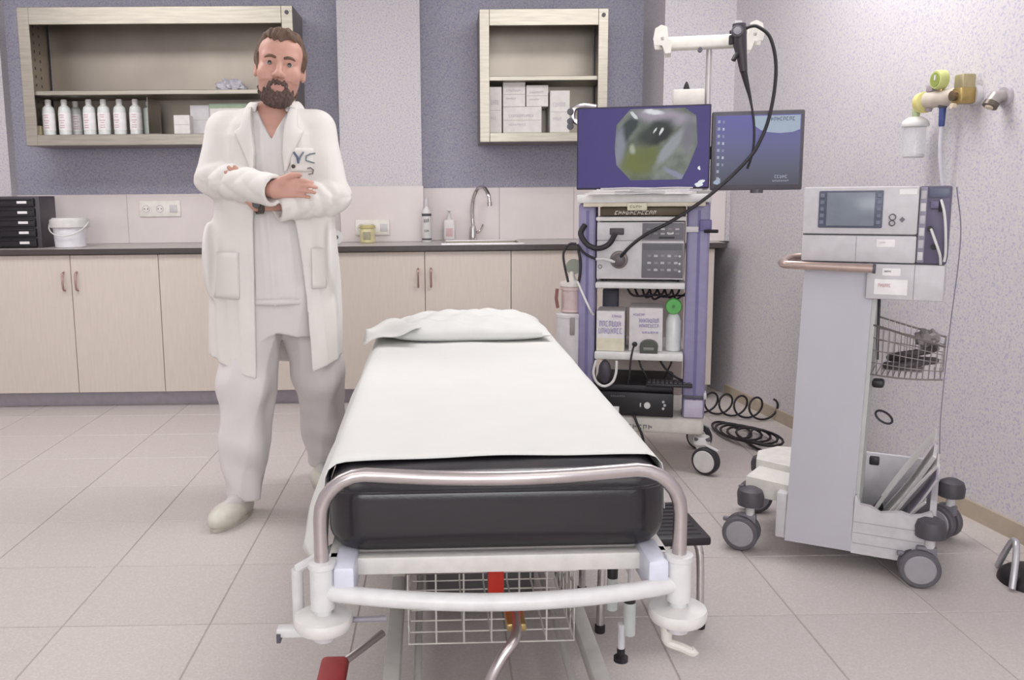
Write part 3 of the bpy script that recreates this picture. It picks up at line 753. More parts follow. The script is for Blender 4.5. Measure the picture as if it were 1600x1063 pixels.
scn = G().box(-.263, .241, -.0375, -.035, 1.173, 1.482).build('screen', glow('screen_purple', '#463c76', 1.0), t)
oct_ = [(-.119, 1.326), (-.113, 1.417), (-.06, 1.476), (.147, 1.476), (.19, 1.445), (.198, 1.337), (.164, 1.247), (.141, 1.203), (-.055, 1.201), (-.111, 1.261)]
m = bpy.data.materials.new('endoscope_view'); m.use_nodes = True; nt = m.node_tree; bsd = nt.nodes['Principled BSDF']
def nd(t, **kw):
    n = nt.nodes.new(t)
    for k, v in kw.items(): setattr(n, k, v)
    return n
def mth(op, a, b=None):
    n = nd('ShaderNodeMath', operation=op)
    for i, q in enumerate((a, b)):
        if q is None: continue
        if isinstance(q, (int, float)): n.inputs[i].default_value = q
        else: nt.links.new(q, n.inputs[i])
    return n.outputs[0]
tc = nd('ShaderNodeTexCoord'); nz = nd('ShaderNodeTexNoise'); nz.inputs['Scale'].default_value = 14; nz.inputs['Detail'].default_value = 5
nt.links.new(tc.outputs['Object'], nz.inputs['Vector']); sp = nd('ShaderNodeSeparateXYZ'); nt.links.new(tc.outputs['Object'], sp.inputs[0])
ns = nd('ShaderNodeSeparateColor'); nt.links.new(nz.outputs['Color'], ns.inputs[0])
px_ = mth('ADD', sp.outputs['X'], mth('MULTIPLY', mth('SUBTRACT', ns.outputs[0], .5), .035)); pz_ = mth('ADD', sp.outputs['Z'], mth('MULTIPLY', mth('SUBTRACT', ns.outputs[1], .5), .035))
b0_ = nd('ShaderNodeValToRGB'); b0_.color_ramp.elements[0].color = lin('#465043'); b0_.color_ramp.elements[1].color = lin('#878e86')
b0_.color_ramp.elements[0].position = .3; b0_.color_ramp.elements[1].position = .7; nt.links.new(nz.outputs['Fac'], b0_.inputs[0]); col_ = b0_.outputs[0]
for (cx_, cz_, rx_, rz_, an, cl, soft) in ((-.03, 1.27, .075, .06, .2, '#6f7638', .7), (.02, 1.30, .05, .06, .5, '#69703c', .8), (-.075, 1.39, .085, .028, .95, '#2e3a3e', .35), (-.1, 1.33, .022, .09, -.1, '#8b8f9c', .6),
        (.07, 1.445, .12, .03, -.12, '#a89fae', .6), (.03, 1.463, .04, .011, .0, '#e8eaf0', .5), (-.045, 1.452, .018, .007, -.7, '#dfe4e4', .4), (.035, 1.385, .085, .04, .5, '#2c352f', .5), (.06, 1.37, .05, .025, .6, '#151a1a', .5),
        (.10, 1.33, .022, .10, -.62, '#9a9ea4', .45), (.165, 1.37, .025, .07, .0, '#7b7784', .7), (.06, 1.385, .005, .016, -.5, '#e3e7e6', .4), (.035, 1.39, .012, .004, .7, '#dde2e0', .4), (.12, 1.225, .05, .012, -.5, '#8d92a8', .5), (-.05, 1.32, .012, .02, .4, '#aab09a', .7)):
    dx_ = mth('SUBTRACT', px_, cx_); dz_ = mth('SUBTRACT', pz_, cz_)
    u_ = mth('DIVIDE', mth('ADD', mth('MULTIPLY', dx_, math.cos(an)), mth('MULTIPLY', dz_, math.sin(an))), rx_)
    v_ = mth('DIVIDE', mth('SUBTRACT', mth('MULTIPLY', dz_, math.cos(an)), mth('MULTIPLY', dx_, math.sin(an))), rz_)
    r_ = mth('SQRT', mth('ADD', mth('MULTIPLY', u_, u_), mth('MULTIPLY', v_, v_)))
    mr = nd('ShaderNodeMapRange', interpolation_type='SMOOTHSTEP'); mr.inputs['From Min'].default_value = 1+soft*.6; mr.inputs['From Max'].default_value = 1-soft
    nt.links.new(r_, mr.inputs['Value'])
    mx = nd('ShaderNodeMix', data_type='RGBA'); mx.inputs['B'].default_value = lin(cl); nt.links.new(mr.outputs[0], mx.inputs['Factor']); nt.links.new(col_, mx.inputs['A']); col_ = mx.outputs['Result']
nt.links.new(col_, bsd.inputs['Emission Color']); bsd.inputs['Emission Strength'].default_value = .85
bsd.inputs['Base Color'].default_value = (.02, .02, .02, 1); bsd.inputs['Roughness'].default_value = .3; bsd.inputs['Specular IOR Level'].default_value = .12
im = G().prism(oct_, -.0375, -.0382, 'xz').build('endoscope_image', m, scn)
def patch(name, poly, y, mat, par): return G().prism(poly, y, y-.0006, 'xz').build(name, mat, par)
def blob(c, rx, rz, a, n=20, w=.12, sd=0):
    rg = random.Random(sd); ph = [rg.uniform(0, 6) for _ in range(4)]
    P = []
    for k in range(n):
        t_ = 2*PI*k/n; r = 1+w*math.sin(2*t_+ph[0])+w*.7*math.sin(3*t_+ph[1])+w*.4*math.sin(5*t_+ph[2])
        x, z = rx*r*math.cos(t_), rz*r*math.sin(t_); P.append((c[0]+x*math.cos(a)-z*math.sin(a), c[1]+x*math.sin(a)+z*math.cos(a)))
    return P
patch('screen_glare', blob((.21, 1.186), .02, .01, .3, sd=2, w=.25), -.0376, glow('view_white', '#e6e9ec', 1.), scn)
patch('screen_glare', blob((.206, 1.245), .006, .006, .3, sd=6, w=.25), -.0376, glow('view_white', '#e6e9ec', 1.), scn)
G().box(-.06, .02, .012, .05, 1.15, 1.4, .006).build('monitor_stand', dgrey, t)
G().box(-.12, .08, .0, .12, 1.1465, 1.158, .004).build('monitor_foot', dgrey, t)
t = TW('desktop_monitor', 'grey framed desktop monitor beside the purple one on the trolley', 'monitor')
G().box(.250, .588, -.028, .014, 1.158, 1.458, .006).build('monitor_case', M('frame_dark', '#56535a', .4), t)
m = bpy.data.materials.new('desktop_blue'); m.use_nodes = True; nt = m.node_tree; bsd = nt.nodes['Principled BSDF']
tc = nt.nodes.new('ShaderNodeTexCoord'); sp = nt.nodes.new('ShaderNodeSeparateXYZ'); nt.links.new(tc.outputs['Object'], sp.inputs[0])
mr = nt.nodes.new('ShaderNodeMapRange'); mr.inputs['From Min'].default_value = 1.17; mr.inputs['From Max'].default_value = 1.44; nt.links.new(sp.outputs['Z'], mr.inputs['Value'])
rp = nt.nodes.new('ShaderNodeValToRGB'); rp.color_ramp.elements[0].color = lin('#504f5c'); rp.color_ramp.elements[1].color = lin('#6b68ae')
e = rp.color_ramp.elements.new(.3); e.color = lin('#60627a'); e = rp.color_ramp.elements.new(.6); e.color = lin('#6a6a98')
nt.links.new(mr.outputs[0], rp.inputs[0]); nt.links.new(rp.outputs[0], bsd.inputs['Emission Color']); bsd.inputs['Emission Strength'].default_value = .85
bsd.inputs['Base Color'].default_value = (.02, .02, .02, 1); bsd.inputs['Roughness'].default_value = .3; bsd.inputs['Specular IOR Level'].default_value = .12
scn = G().box(.265, .575, -.0295, -.027, 1.178, 1.442).build('screen', m, t)
patch('pale_shape', [(.405, 1.438), (.572, 1.438), (.572, 1.385), (.545, 1.375), (.5, 1.372), (.455, 1.377), (.43, 1.385), (.41, 1.40)], -.0296, glow('shape_pale', '#b4c2d4', .8), scn)  # pale blue shape along the top right of the screen
patch('pale_shape', blob((.276, 1.192), .012, .012, .3, sd=1, w=.2), -.0296, glow('shape_pale', '#b4c2d4', .8), scn)
g = G(); glyphs(g, .455, 1.418, 9, .1, .014, -.0303, rng=random.Random(31)); g.build('lettering', M('ink_navy', '#4b566b', .6), scn, kind='stuff')
g = G(); glyphs(g, .487, 1.203, 5, .048, .012, -.0297, rng=random.Random(33)); glyphs(g, .48, 1.19, 8, .06, .006, -.0297, rng=random.Random(35))
g.build('lettering', glow('icon_pale', '#a9abba', .9), scn, kind='stuff')
rg = random.Random(9)
for k in range(9):
    z = 1.425-k*.027
    patch('desktop_icon', [(.272, z), (.281, z), (.281, z-.011), (.272, z-.011)], -.0296, glow('icon_pale', '#a9abba', .9), scn)
    if k < 7: patch('desktop_icon', [(.290, z-.002), (.297, z-.002), (.297, z-.012), (.290, z-.012)], -.0296, glow('icon_white', '#c4cad8', .9) if k % 2 else glow('icon_grey', '#8f93ad', .9), scn)
G().lathe([(.0, 0), (.024, 0), (.024, .014), (.0, .014)], (.425, -.01, 1.147), 18).build('monitor_hinge', M('frame_dark', '#56535a', .4), t)
G().box(.24, .44, .014, .05, 1.28, 1.33, .006).build('monitor_arm', dgrey, t)
# light source clamp at the side of the monitor
t = TW('camera_clamp', 'steel clamp with dark knobs at the edge of the purple monitor', 'clamp')
G().tube(spline([(-.262, .03, 1.425), (-.29, .03, 1.45), (-.285, .03, 1.49), (-.25, .03, 1.502), (-.2, .035, 1.495)], 5), .011, 10).build('clamp_arm', chrome_soft, t)
for z in (1.478, 1.44, 1.42): G().lathe([(.012, -.0), (.014, .012), (.010, .03)], (-.3, .0, z), 14, 'y').build('knob', dgrey, t)
# papers on the top shelf
sh0 = None
for k in range(5):
    g = G(); px0, px1 = -.225+.015*k, .175+.008*math.sin(k*2)
    vs = []; fs = []
    for i in range(13):
        for j in range(2):
            x = px0+(px1-px0)*i/12; vs.append((x, -.125+.075*j+.004*math.sin(k*3), .0012*math.sin(4*i/12*PI+k)*.8))
    for i in range(12): fs.append([2*i, 2*i+2, 2*i+3, 2*i+1])
    vs2 = [(a, b_, c_+.0032) for a, b_, c_ in vs]; n_ = len(vs)
    g.add(vs+vs2, [f[::-1] for f in fs]+[[i+n_ for i in f] for f in fs]+[[2*i, 2*i+2, 2*i+2+n_, 2*i+n_] for i in range(12)])
    o = g.build('paper_sheet', label_w)
    lb = ['bottom white paper of the pile before the purple monitor', 'second white paper up in the pile before the purple monitor', 'middle white paper of the pile before the purple monitor',
          'fourth white paper up in the pile before the purple monitor', 'top white paper of the pile before the purple monitor'][k]
    tag(o, lb, 'paper', 'papers on the trolley top'); o.location = Vector(TL)+Vector((0, 0, 1.1482+.0052*k)); o.rotation_euler = (0, 0, TA)
# processors
t = TW('video_processor', 'flat pale video processor above the light source on the trolley', 'processor')
G().box(-.186, .158, -.012, .36, .962, 1.036, .004).build('processor_case', lgrey, t)
pn = G().box(-.006, .156, -.0145, -.011, .965, 1.032, .001).build('button_panel', M('panel_grey', '#6f6d74', .45), t)
for i in range(5):
    for j in range(2):
        G().box(.01+i*.028, .026+i*.028, -.017, -.014, 1.004-.018*j, 1.012-.018*j, .001, 1).build('button', [mgrey, lgrey, greyp][(i*2+j) % 3], pn)
G().box(.06, .12, -.0155, -.014, .970, .978).build('status_strip', black, pn)
for x in (.095, .113): G().cyl((x, -.0145, .992), (x, -.017, .992), .0045, n=10).build('lamp', white_p, pn)
sk = G().box(-.135, -.078, -.019, -.011, .985, 1.012, .003).build('socket_block', M('socket_dark', '#4b4248', .5), t)
t = TW('light_source', 'tall pale light source with a round scope socket on the trolley', 'processor')
for x in (-.16, .13):
    G().cyl((x, .05, .793), (x, .05, .806), .012).build('foot', rubber, t); G().cyl((x, .33, .793), (x, .33, .806), .012).build('foot', rubber, t)
G().box(-.186, .158, -.012, .36, .806, .9615, .004).build('processor_case', lgrey, t)
pn = G().box(-.006, .156, -.0145, -.011, .812, .952, .001).build('button_panel', M('panel_grey', '#6f6d74', .45), t)
G().box(.0, .150, -.016, -.014, .925, .947).build('display', M('panel_dark', '#55535c', .35), pn)
for i in range(5):
    for j in range(3):
        G().box(.016+i*.026, .031+i*.026, -.017, -.014, .896-.028*j, .906-.028*j, .001, 1).build('button', [mgrey, greyp][(i+j) % 2], pn)
for k in range(3): G().cyl((.142, -.0145, .9-.03*k), (.142, -.017, .9-.03*k), .005, n=10).build('lamp', lgrey, pn)
G().lathe([(.03, -.022), (.036, -.018), (.036, -.011), (.0, -.011)], (-.096, 0, .885), 28, 'y').build('scope_socket', M('socket_metal', '#8b827f', .35, .6), t)
g = G(); g.lathe([(.006, -.0145), (.009, -.0145), (.009, -.0115), (.006, -.0115)], (-.172, 0, .856), 14, 'y', caps=False); g.build('emblem', ink_g, t)
# endoscope
t = TW('endoscope', 'black endoscope hanging from the trolley hook, its cord plugged into the light source', 'endoscope')
g = G()
g.tube([(.336, -.06, 1.775), (.337, -.06, 1.74), (.341, -.06, 1.70), (.349, -.06, 1.655), (.358, -.06, 1.60)], [.024, .027, .025, .019, .014], 16)
g.build('control_body', M('scope_black', '#3a333a', .45), t, sharp=60)
G().lathe([(.008, -.105), (.02, -.104), (.022, -.098), (.022, -.086), (.008, -.08)], (.327, 0, 1.742), 12, 'y').build('control_wheel', dgrey, t)
G().lathe([(.006, -.118), (.014, -.117), (.015, -.106), (.006, -.104)], (.327, 0, 1.742), 12, 'y').build('control_wheel', mgrey, t)
G().box(.30, .316, -.072, -.05, 1.70, 1.735, .004).build('valve', black, t)
G().box(.302, .312, -.07, -.052, 1.74, 1.752, .003).build('valve', black, t)
G().tube([(.342, -.06, 1.672), (.325, -.075, 1.655), (.318, -.08, 1.64)], [.011, .009, .009], 12).build('biopsy_port', black, t)
G().lathe([(.012, 0), (.014, .004), (.013, .013)], (.332, -.06, 1.772), 14).build('top_cap', lgrey, t)
ins = spline([(.358, -.06, 1.60), (.372, -.055, 1.55), (.386, -.05, 1.50), (.402, -.05, 1.416), (.405, -.05, 1.332), (.396, -.052, 1.277), (.385, -.045, 1.24)], 6)
G().tube(ins, [.013-.0085*min(1, i/14) for i in range(len(ins))], 10).build('insertion_tube', black, t)
cord = spline([(.35, -.06, 1.752), (.378, -.06, 1.764), (.405, -.06, 1.76), (.447, -.06, 1.722), (.471, -.06, 1.635), (.471, -.06, 1.53), (.452, -.062, 1.414), (.421, -.065, 1.331), (.392, -.07, 1.284),
               (.32, -.075, 1.206), (.227, -.085, 1.124), (.109, -.09, 1.043), (.011, -.085, .99), (-.05, -.07, .942), (-.092, -.04, .893), (-.096, -.018, .886)], 6)
G().tube(cord, .0068, 10).build('universal_cord', black, t)
G().lathe([(.02, -.05), (.026, -.046), (.026, -.024), (.022, -.0225)], (-.096, 0, .885), 20, 'y').build('connector', M('connector_grey', '#5d5558', .4), t)
G().tube([(-.11, -.045, .878), (-.155, -.045, .89), (-.185, -.03, .888)], .0065, 10).build('water_port', lgrey, t)
# other leads
def lead(label, P, r=.005, name='cable', mat=cable_m, cat='cable', n=6, closed=False):
    o = G().tube(spline(P, n, closed), r, 8, closed=closed).build(name, mat, sharp=70); tag(o, label, cat); o.location = TL; o.rotation_euler = (0, 0, TA); return o
lead('thick dark lead looping from the left column to the video processor socket', [(-.235, -.012, 1.025), (-.250, -.03, .99), (-.222, -.045, .948), (-.178, -.045, .932), (-.135, -.04, .95), (-.113, -.025, .99)], .0115)
lead('thin black tube bowing out from the left column to the suction jar lid', [(-.27, .0, .948), (-.3, .0, .945), (-.322, 0, .91), (-.318, 0, .86), (-.302, 0, .79)], .005)
lead('short black lead from the left column to the scope water port', [(-.265, -.006, .945), (-.24, -.02, .915), (-.21, -.028, .897), (-.187, -.03, .889)], .005)
lead('black lead hanging straight down in front of the left column', [(-.262, -.012, .93), (-.252, -.014, .88), (-.252, -.014, .83), (-.258, -.012, .79)], .006)
lead('thin white tube slanting from the suction jar to the trolley shelf', [(-.262, -.02, .795), (-.235, -.04, .74), (-.205, -.05, .68), (-.195, -.03, .66)], .0045, 'suction_tube', white_p, 'tube')
# suction jars on the left column
t = TW('suction_jar', 'ribbed pinkish suction jar clamped to the left trolley column', 'jar')
G().lathe([(.043, .66), (.047, .664), (.047, .668), (.043, .672)]+[(.043+.0018*(k % 2), .672+.006*k) for k in range(13)]+[(.043, .752), (.049, .754), (.049, .766), (.042, .77)], (-.292, .05, 0), 32).build('jar_body', M('jar_pink', '#c9b3b2', .3), t)
G().lathe([(.047, .768), (.05, .77), (.05, .782), (.044, .788), (.02, .795), (.012, .81), (.01, .83)], (-.292, .05, 0), 28).build('jar_lid', offw, t)
G().lathe([(.0, -.016), (.032, -.016), (.032, -.004), (.0, -.004)], (-.285, .06, .85), 24, 'y').build('gauge', M('gauge_green', '#8b8f80', .4), t)
G().tube([(-.35, .02, .76), (-.353, .015, .72), (-.347, .02, .68)], .007, 8).build('side_latch', M('latch_red', '#8b5a5a', .5), t)
t = TW('canister', 'tall milky canister below the suction jar on the trolley', 'canister')
G().lathe([(.05, .30), (.054, .304), (.056, .64), (.058, .642), (.058, .654), (.05, .658)], (-.30, .04, 0), 32).build('canister_body', M('canister_milky', '#d8d3d4', .3), t)
G().box(-.292, -.272, -.02, -.008, .57, .645, .004).build('canister_scale', M('scale_grey', '#908a88', .5), t)
G().box(-.31, -.262, .04, .08, .52, .545).build('canister_bracket', lgrey, t)
# supplies on the third shelf
def supply(name, label, x0, x1, y0, y1, z0, z1, inkm, rows, rz=0):
    t = TW(name, label, 'box', 'supply boxes on the trolley shelf')
    b_ = G().box(x0, x1, y0, y1, z0, z1, .002, 1).build('carton', M('carton_lilac', '#e0dbdc', .7), t)
    g = G()
    for (zz, n_, wf, hh, off) in rows: glyphs(g, x0+(x1-x0)*off, z0+(z1-z0)*zz, n_, (x1-x0)*wf, (z1-z0)*hh, y0-.0004, rng=random.Random(int(zz*100)+n_))
    g.build('lettering', inkm, t, kind='stuff')
    return t
t = supply('supply_box', 'white box with rows of purple print on the trolley shelf', -.184, -.07, .0, .16, .506, .672, ink_p, [(.62, 7, .8, .14, .1), (.44, 8, .86, .14, .08), (.85, 5, .35, .06, .55)])
G().box(-.183, -.071, -.0008, .001, .508, .56).build('cream_band', M('band_cream', '#dcd6bf', .7), t)
supply('supply_box', 'larger white box with small purple print behind the grey device', -.052, .082, .02, .19, .506, .686, ink_p, [(.66, 9, .6, .1, .3), (.55, 9, .6, .08, .3), (.82, 6, .35, .05, .12), (.42, 6, .5, .04, .4)])
t = TW('sterile_water_bottle', 'milky bottle with a round green cap beside the purple column', 'bottle')
G().lathe([(.028, .506), (.032, .51), (.032, .63), (.024, .655), (.014, .665)], (.126, .06, 0), 24).build('bottle_body', M('milky_plastic', '#dfe2e0', .25), t)
G().lathe([(.0, -.012), (.03, -.012), (.033, -.006), (.033, .006), (.0, .01)], (.124, .045, .692), 28, 'y').build('green_cap', green_p, t)
G().cyl((.124, .032, .692), (.124, .027, .692), .006).build('cap_button', M('green_dark', '#3f8a45', .5), t)
t = TW('foot_switch_dock', 'small dark grey domed device on the trolley shelf edge', 'device')
g = G()
arch = [(-.006+.0, .506), (.064, .506), (.066, .53)]+[(.029+.037*math.cos(R(a)), .532+.026*math.sin(R(a))) for a in range(20, 161, 20)]+[(-.008, .53)]
g.prism(arch, -.02, .018, 'xz'); g.build('dome', M('dome_grey', '#4e5049', .5), t)
G().box(.008, .05, -.0225, -.0195, .517, .529, .002).build('dome_label', M('label_grey', '#82827c', .6), t)
lead('black power lead hanging from the trolley shelf to the black unit', [(-.028, -.02, .54), (-.035, -.03, .515), (-.042, -.036, .47), (-.045, -.035, .41), (-.05, .0, .372)], .004)
G0 = G().ell((-.027, -.022, .541), .011, 12); o = G0.build('cable_plug', black); tag(o, 'round black plug at the front of the trolley shelf', 'plug'); o.location = TL; o.rotation_euler = (0, 0, TA)
t = TW('handset_box', 'dark navy box standing behind the purple printed box', 'box'); G().box(-.175, -.11, .2, .3, .5055, .74, .004).build('handset_case', M('navy_dark', '#34323f', .5), t)
# cables under the processor shelf
rg = random.Random(12)
for k in range(7):
    x0 = -.07+.03*k; P = [(x0, .1+.02*k, .768), (x0+.02, .09, .735-.006*k % .02), (x0+.05, .08+.01*k, .722+.012*rg.random()), (x0+.085, .09, .735), (x0+.10, .11, .767)]
    lead(['first black cable from the left in the bundle under the processor shelf', 'second black cable in the bundle under the processor shelf', 'third black cable in the bundle under the processor shelf',
          'middle black cable in the bundle under the processor shelf', 'fifth black cable in the bundle under the processor shelf', 'sixth black cable in the bundle, above the green cap', 'last black cable in the bundle, next to the purple column'][k], P, .0045)
# loop of white tubing and a dark handset
lead('white tubing loop hanging below the third trolley shelf', [(-.182, -.02, .47), (-.192, -.025, .42), (-.178, -.03, .38), (-.146, -.032, .364), (-.114, -.03, .382), (-.1, -.025, .42), (-.098, -.02, .47)], .0055, 'tubing_loop', white_p, 'tube')
t = TW('handset', 'dark oval handset hanging inside the white tubing loop', 'handset')
G().ell((-.147, -.005, .42), (.027, .014, .05), 18).build('handset_body', M('handset_dark', '#45414a', .5), t)
G().box(-.152, -.142, -.007, -.001, .465, .474).build('handset_hook', dgrey, t)
# black unit on the base
t = TW('insufflator', 'black unit with a round white knob on the trolley base', 'unit')
ub = G().box(-.196, .132, -.014, .33, .2395, .338, .004).build('unit_case', black, t)
G().box(-.196, .132, .0, .33, .338, .368, .01).build('unit_lid', M('unit_lid', '#2b272c', .55), t)
G().lathe([(.0, -.028), (.012, -.027), (.0135, -.014), (.0, -.014)], (.028, 0, .287), 20, 'y').build('knob', white_p, t)
G().box(-.128, -.086, -.0155, -.0135, .252, .277).build('sticker', label_w, t)
G().box(-.002, .003, -.0155, -.0135, .28, .296).build('indicator', lgrey, t)
for k in range(3): G().cyl((.092+.006*(k % 2), -.0135, .276+.014*k), (.092+.006*(k % 2), -.017, .276+.014*k), .0055, n=10).build('button', greyp, t)
g = G(); glyphs(g, -.12, .318, 7, .06, .006, -.0144, rng=random.Random(3)); g.build('lettering', ink_g, t, kind='stuff')
t = TW('keyboard', 'narrow black keyboard lying on top of the black unit', 'keyboard')
G().box(.02, .205, -.03, .06, .3685, .382, .004).build('keyboard_base', black, t)
g = G()
for i in range(10):
    for j in range(4): g.box(.028+i*.0175, .041+i*.0175, -.022+j*.02, -.007+j*.02, .3815, .386)
g.build('keys', M('key_grey', '#4a464c', .5), t, kind='stuff')
lead('black lead running down the trolley base front to the floor', [(-.025, -.02, .245), (-.01, -.03, .21), (.012, -.035, .16), (.022, -.03, .1), (.015, -.02, .03), (-.03, -.02, .006), (-.09, .0, .006)], .0055)
lead('crossed black lead behind the keyboard', [(.07, .05, .47), (.10, .04, .43), (.14, .03, .40), (.17, .03, .388)], .0045)
lead('second crossed black lead rising behind the black unit', [(.09, .06, .385), (.105, .055, .42), (.118, .05, .45), (.122, .05, .472)], .0035)
lead('short black lead between the third shelf and the black unit', [(-.01, .02, .47), (.0, .015, .44), (.018, .01, .41), (.03, .02, .375)], .004)
# coil of cable on the floor
P = []
for k in range(96):
    a = k*.38; u = k/95
    P.append((1.36+.10*u+.10*math.cos(a)*(.6+.4*math.sin(u*3)), 4.25-.30*u+.15*math.sin(a), .0075+.0055*(k/16) % .03))
o = G().tube(P, .0058, 8).build('cable_coil', cable_m, sharp=70); tag(o, 'black cable coiled on the floor between trolley and ventilator cart', 'cable')
P = []
for k in range(110):
    u = k/109; a = u*2*PI*5.2
    c_ = Vector((1.30+.33*u, 4.62-.22*u, 0))
    P.append(c_+Vector((.045*math.cos(a)*1.3, .02*math.cos(a), .064+.055*math.sin(a))))
o = G().tube(P, .0055, 8).build('spiral_cord', cable_m, sharp=70); tag(o, 'black spiral cord stretched along the skirting behind the trolley', 'cable')

# ------------------------------------------------------------------ ventilator cart
VL = (1.10, 2.66, 0); VA = R(-30)
vt = thing('ventilator_cart', 'tall grey ventilator cart with a small screen and castors by the right wall', 'ventilator', VL, VA)
sil = M('silver_paint', '#bdbbc3', .4, .05, var=.02, scale=6)
vwhite = M('vent_white', '#c8c5c8', .42)
# column, slightly wider at its foot
g = G()
fr = [(-.05, .066), (.142, .066), (.163, .93), (-.028, .93)]
g.prism(fr, 0, .11, 'xz'); g.build('column', sil, vt)
G().prism([(.142, .2), (.155, .2), (.176, .93), (.163, .93)], .012, .16, 'xz').build('column_side', M('side_green', '#bfc1bd', .4), vt)
# head: three stacked modules
hd = G().box(-.036, .268, -.03, .27, 1.0275, 1.163, .006).build('head_case', vwhite, vt)
G().box(-.036, .268, -.026, .27, .9475, 1.0245, .005).build('middle_case', vwhite, vt)
G().box(.112, .1135, -.0268, -.02, .95, 1.022).build('case_joint', mgrey, vt)
G().box(.1445, .343, -.02, .25, .842, .944, .004).build('lower_case', vwhite, vt)
G().box(.267, .2685, -.0208, -.015, .845, .942).build('case_joint', mgrey, vt)
G().box(-.034, .345, -.015, .26, 1.0235, 1.0285).build('case_gap', dgrey, vt)  # dark grey strip in the joint between the cases
G().box(-.034, .34, -.012, .25, .943, .9485).build('case_gap', dgrey, vt)
sm = G().box(.2695, .345, -.022, .27, .9475, 1.163, .004).build('side_module', M('module_violet', '#5d5770', .45), vt)
G().box(.2695, .288, -.0245, -.02, .95, 1.16, .002).build('slot_strip', M('slot_grey', '#8d899b', .45), sm)
for k in range(6): G().box(.272, .2855, -.0265, -.024, .957+.034*k, .98+.034*k, .003).build('slot_button', [lgrey, greyp][k % 2], sm)
G().box(.291, .342, -.0245, -.02, 1.13, 1.157, .002).build('module_header', M('module_blue', '#5c6076', .4), sm)
G().box(.296, .318, -.034, -.02, 1.10, 1.122, .004).build('connector', M('connector_violet', '#6a6380', .45), sm)
G().box(.318, .327, -.036, -.02, 1.092, 1.128, .003).build('plug', black, sm)
for x, z in ((.300, 1.045), (.312, .995)): G().cyl((x, -.02, z), (x, -.036, z), .008, n=12).build('port', black, sm)
G().tube(spline([(.322, -.036, 1.125), (.332, -.05, 1.09), (.338, -.045, 1.04), (.341, -.03, .98), (.339, -.024, .955)], 6), .0035, 8).build('sensor_lead', white_p, sm)
G().tube(spline([(.302, -.038, 1.045), (.316, -.055, 1.01), (.328, -.05, .975), (.331, -.03, .948)], 6), .0035, 8).build('sensor_lead', white_p, sm)
bz = G().box(.008, .178, -.036, -.028, 1.046, 1.152, .003).build('screen_bezel', M('bezel_blue', '#55596b', .4), vt)
G().box(.030, .157, -.0372, -.035, 1.052, 1.147, .001).build('screen', M('lcd_grey', '#7c848f', .25), bz)
for x in (.018, .168):
    for k in range(5): G().box(x-.006, x+.006, -.0385, -.0355, 1.056+.019*k, 1.068+.019*k, .002, 1).build('soft_key', M('key_blue', '#6f7486', .4), bz)
def ring(x, z, r): return G().lathe([(r-.0025, -.031), (r-.0025, -.0335), (r, -.0335), (r, -.029)], (x, 0, z), 18, 'y', caps=False)
g = ring(.204, 1.077, .0095); g.build('dial_mark', dgrey, vt); ring(.2035, 1.060, .0085).build('dial_mark', dgrey, vt)
g = G().prism([(.222, 1.07), (.229, 1.078), (.236, 1.07), (.229, 1.062)], -.0335, -.03, 'xz'); g.build('dial_mark', ink_g, vt)
G().box(.218, .262, -.0312, -.029, 1.14, 1.155).build('badge', label_w, vt)
def sticker(name, x0, x1, z0, z1, y, inkm, n):
    s_ = G().box(x0, x1, y-.001, y+.002, z0, z1, .004).build(name, label_w, vt)
    g = G(); glyphs(g, x0+(x1-x0)*.12, z0+(z1-z0)*.5, n, (x1-x0)*.4, (z1-z0)*.22, y-.0012, rng=random.Random(n)); g.build('lettering', inkm, s_, kind='stuff')
sticker('sticker', .166, .214, .992, 1.014, -.0262, lgrey, 4)
sticker('sticker', .185, .232, .91, .932, -.0202, ink_g, 5)
sticker('sticker', .166, .252, .856, .9, -.0202, ink_pink, 6)
P = [(-.03, .16, .95), (-.085, .13, .945)]+[(-.098+.012*(1-math.cos(a)), .02-.05*math.sin(a)+.03, .938) for a in (R(0), R(45), R(90))]+[(-.07, -.052, .937), (.05, -.056, .934), (.165, -.056, .932)]
hn = G().tube(spline(P, 5), .0125, 12).build('handle', M('handle_rose', '#b9a49c', .32, .55), vt, sharp=60)
G().lathe([(.0, -.0), (.0135, 0), (.0135, .006), (.0, .006)], (.165, -.056, .932), 14, 'x', T=Matrix.Identity(4)).build('handle_cap', dgrey, hn) if False else None
G().cyl((.163, -.056, .932), (.170, -.056, .932), .0138, n=14).build('handle_cap', dgrey, hn)
for x in (-.02, .06): G().tube([(x, -.054, .933), (x-.002, .01, .925)], .008, 8).build('handle_stay', chrome_soft, hn)
# cable and clip under the head
G().tube(spline([(.178, .03, .842), (.18, .02, .78), (.181, .015, .72), (.183, .015, .66)], 5), .004, 8).build('power_lead', cable_m, vt)
G().box(.172, .205, .01, .05, .575, .6, .008).build('lead_clip', black, vt)
pts = [(.205+.026*math.cos(a)*math.cos(.5)-.012*math.sin(a)*math.sin(.5), .10, .47-.026*math.cos(a)*.5-.014*math.sin(a)) for a in [2*PI*k/20 for k in range(20)]]
G().tube(pts, .0035, 8, closed=True).build('lead_loop', cable_m, vt)
G().box(.172, .20, .09, .112, .318, .343, .004).build('inlet', black, vt)
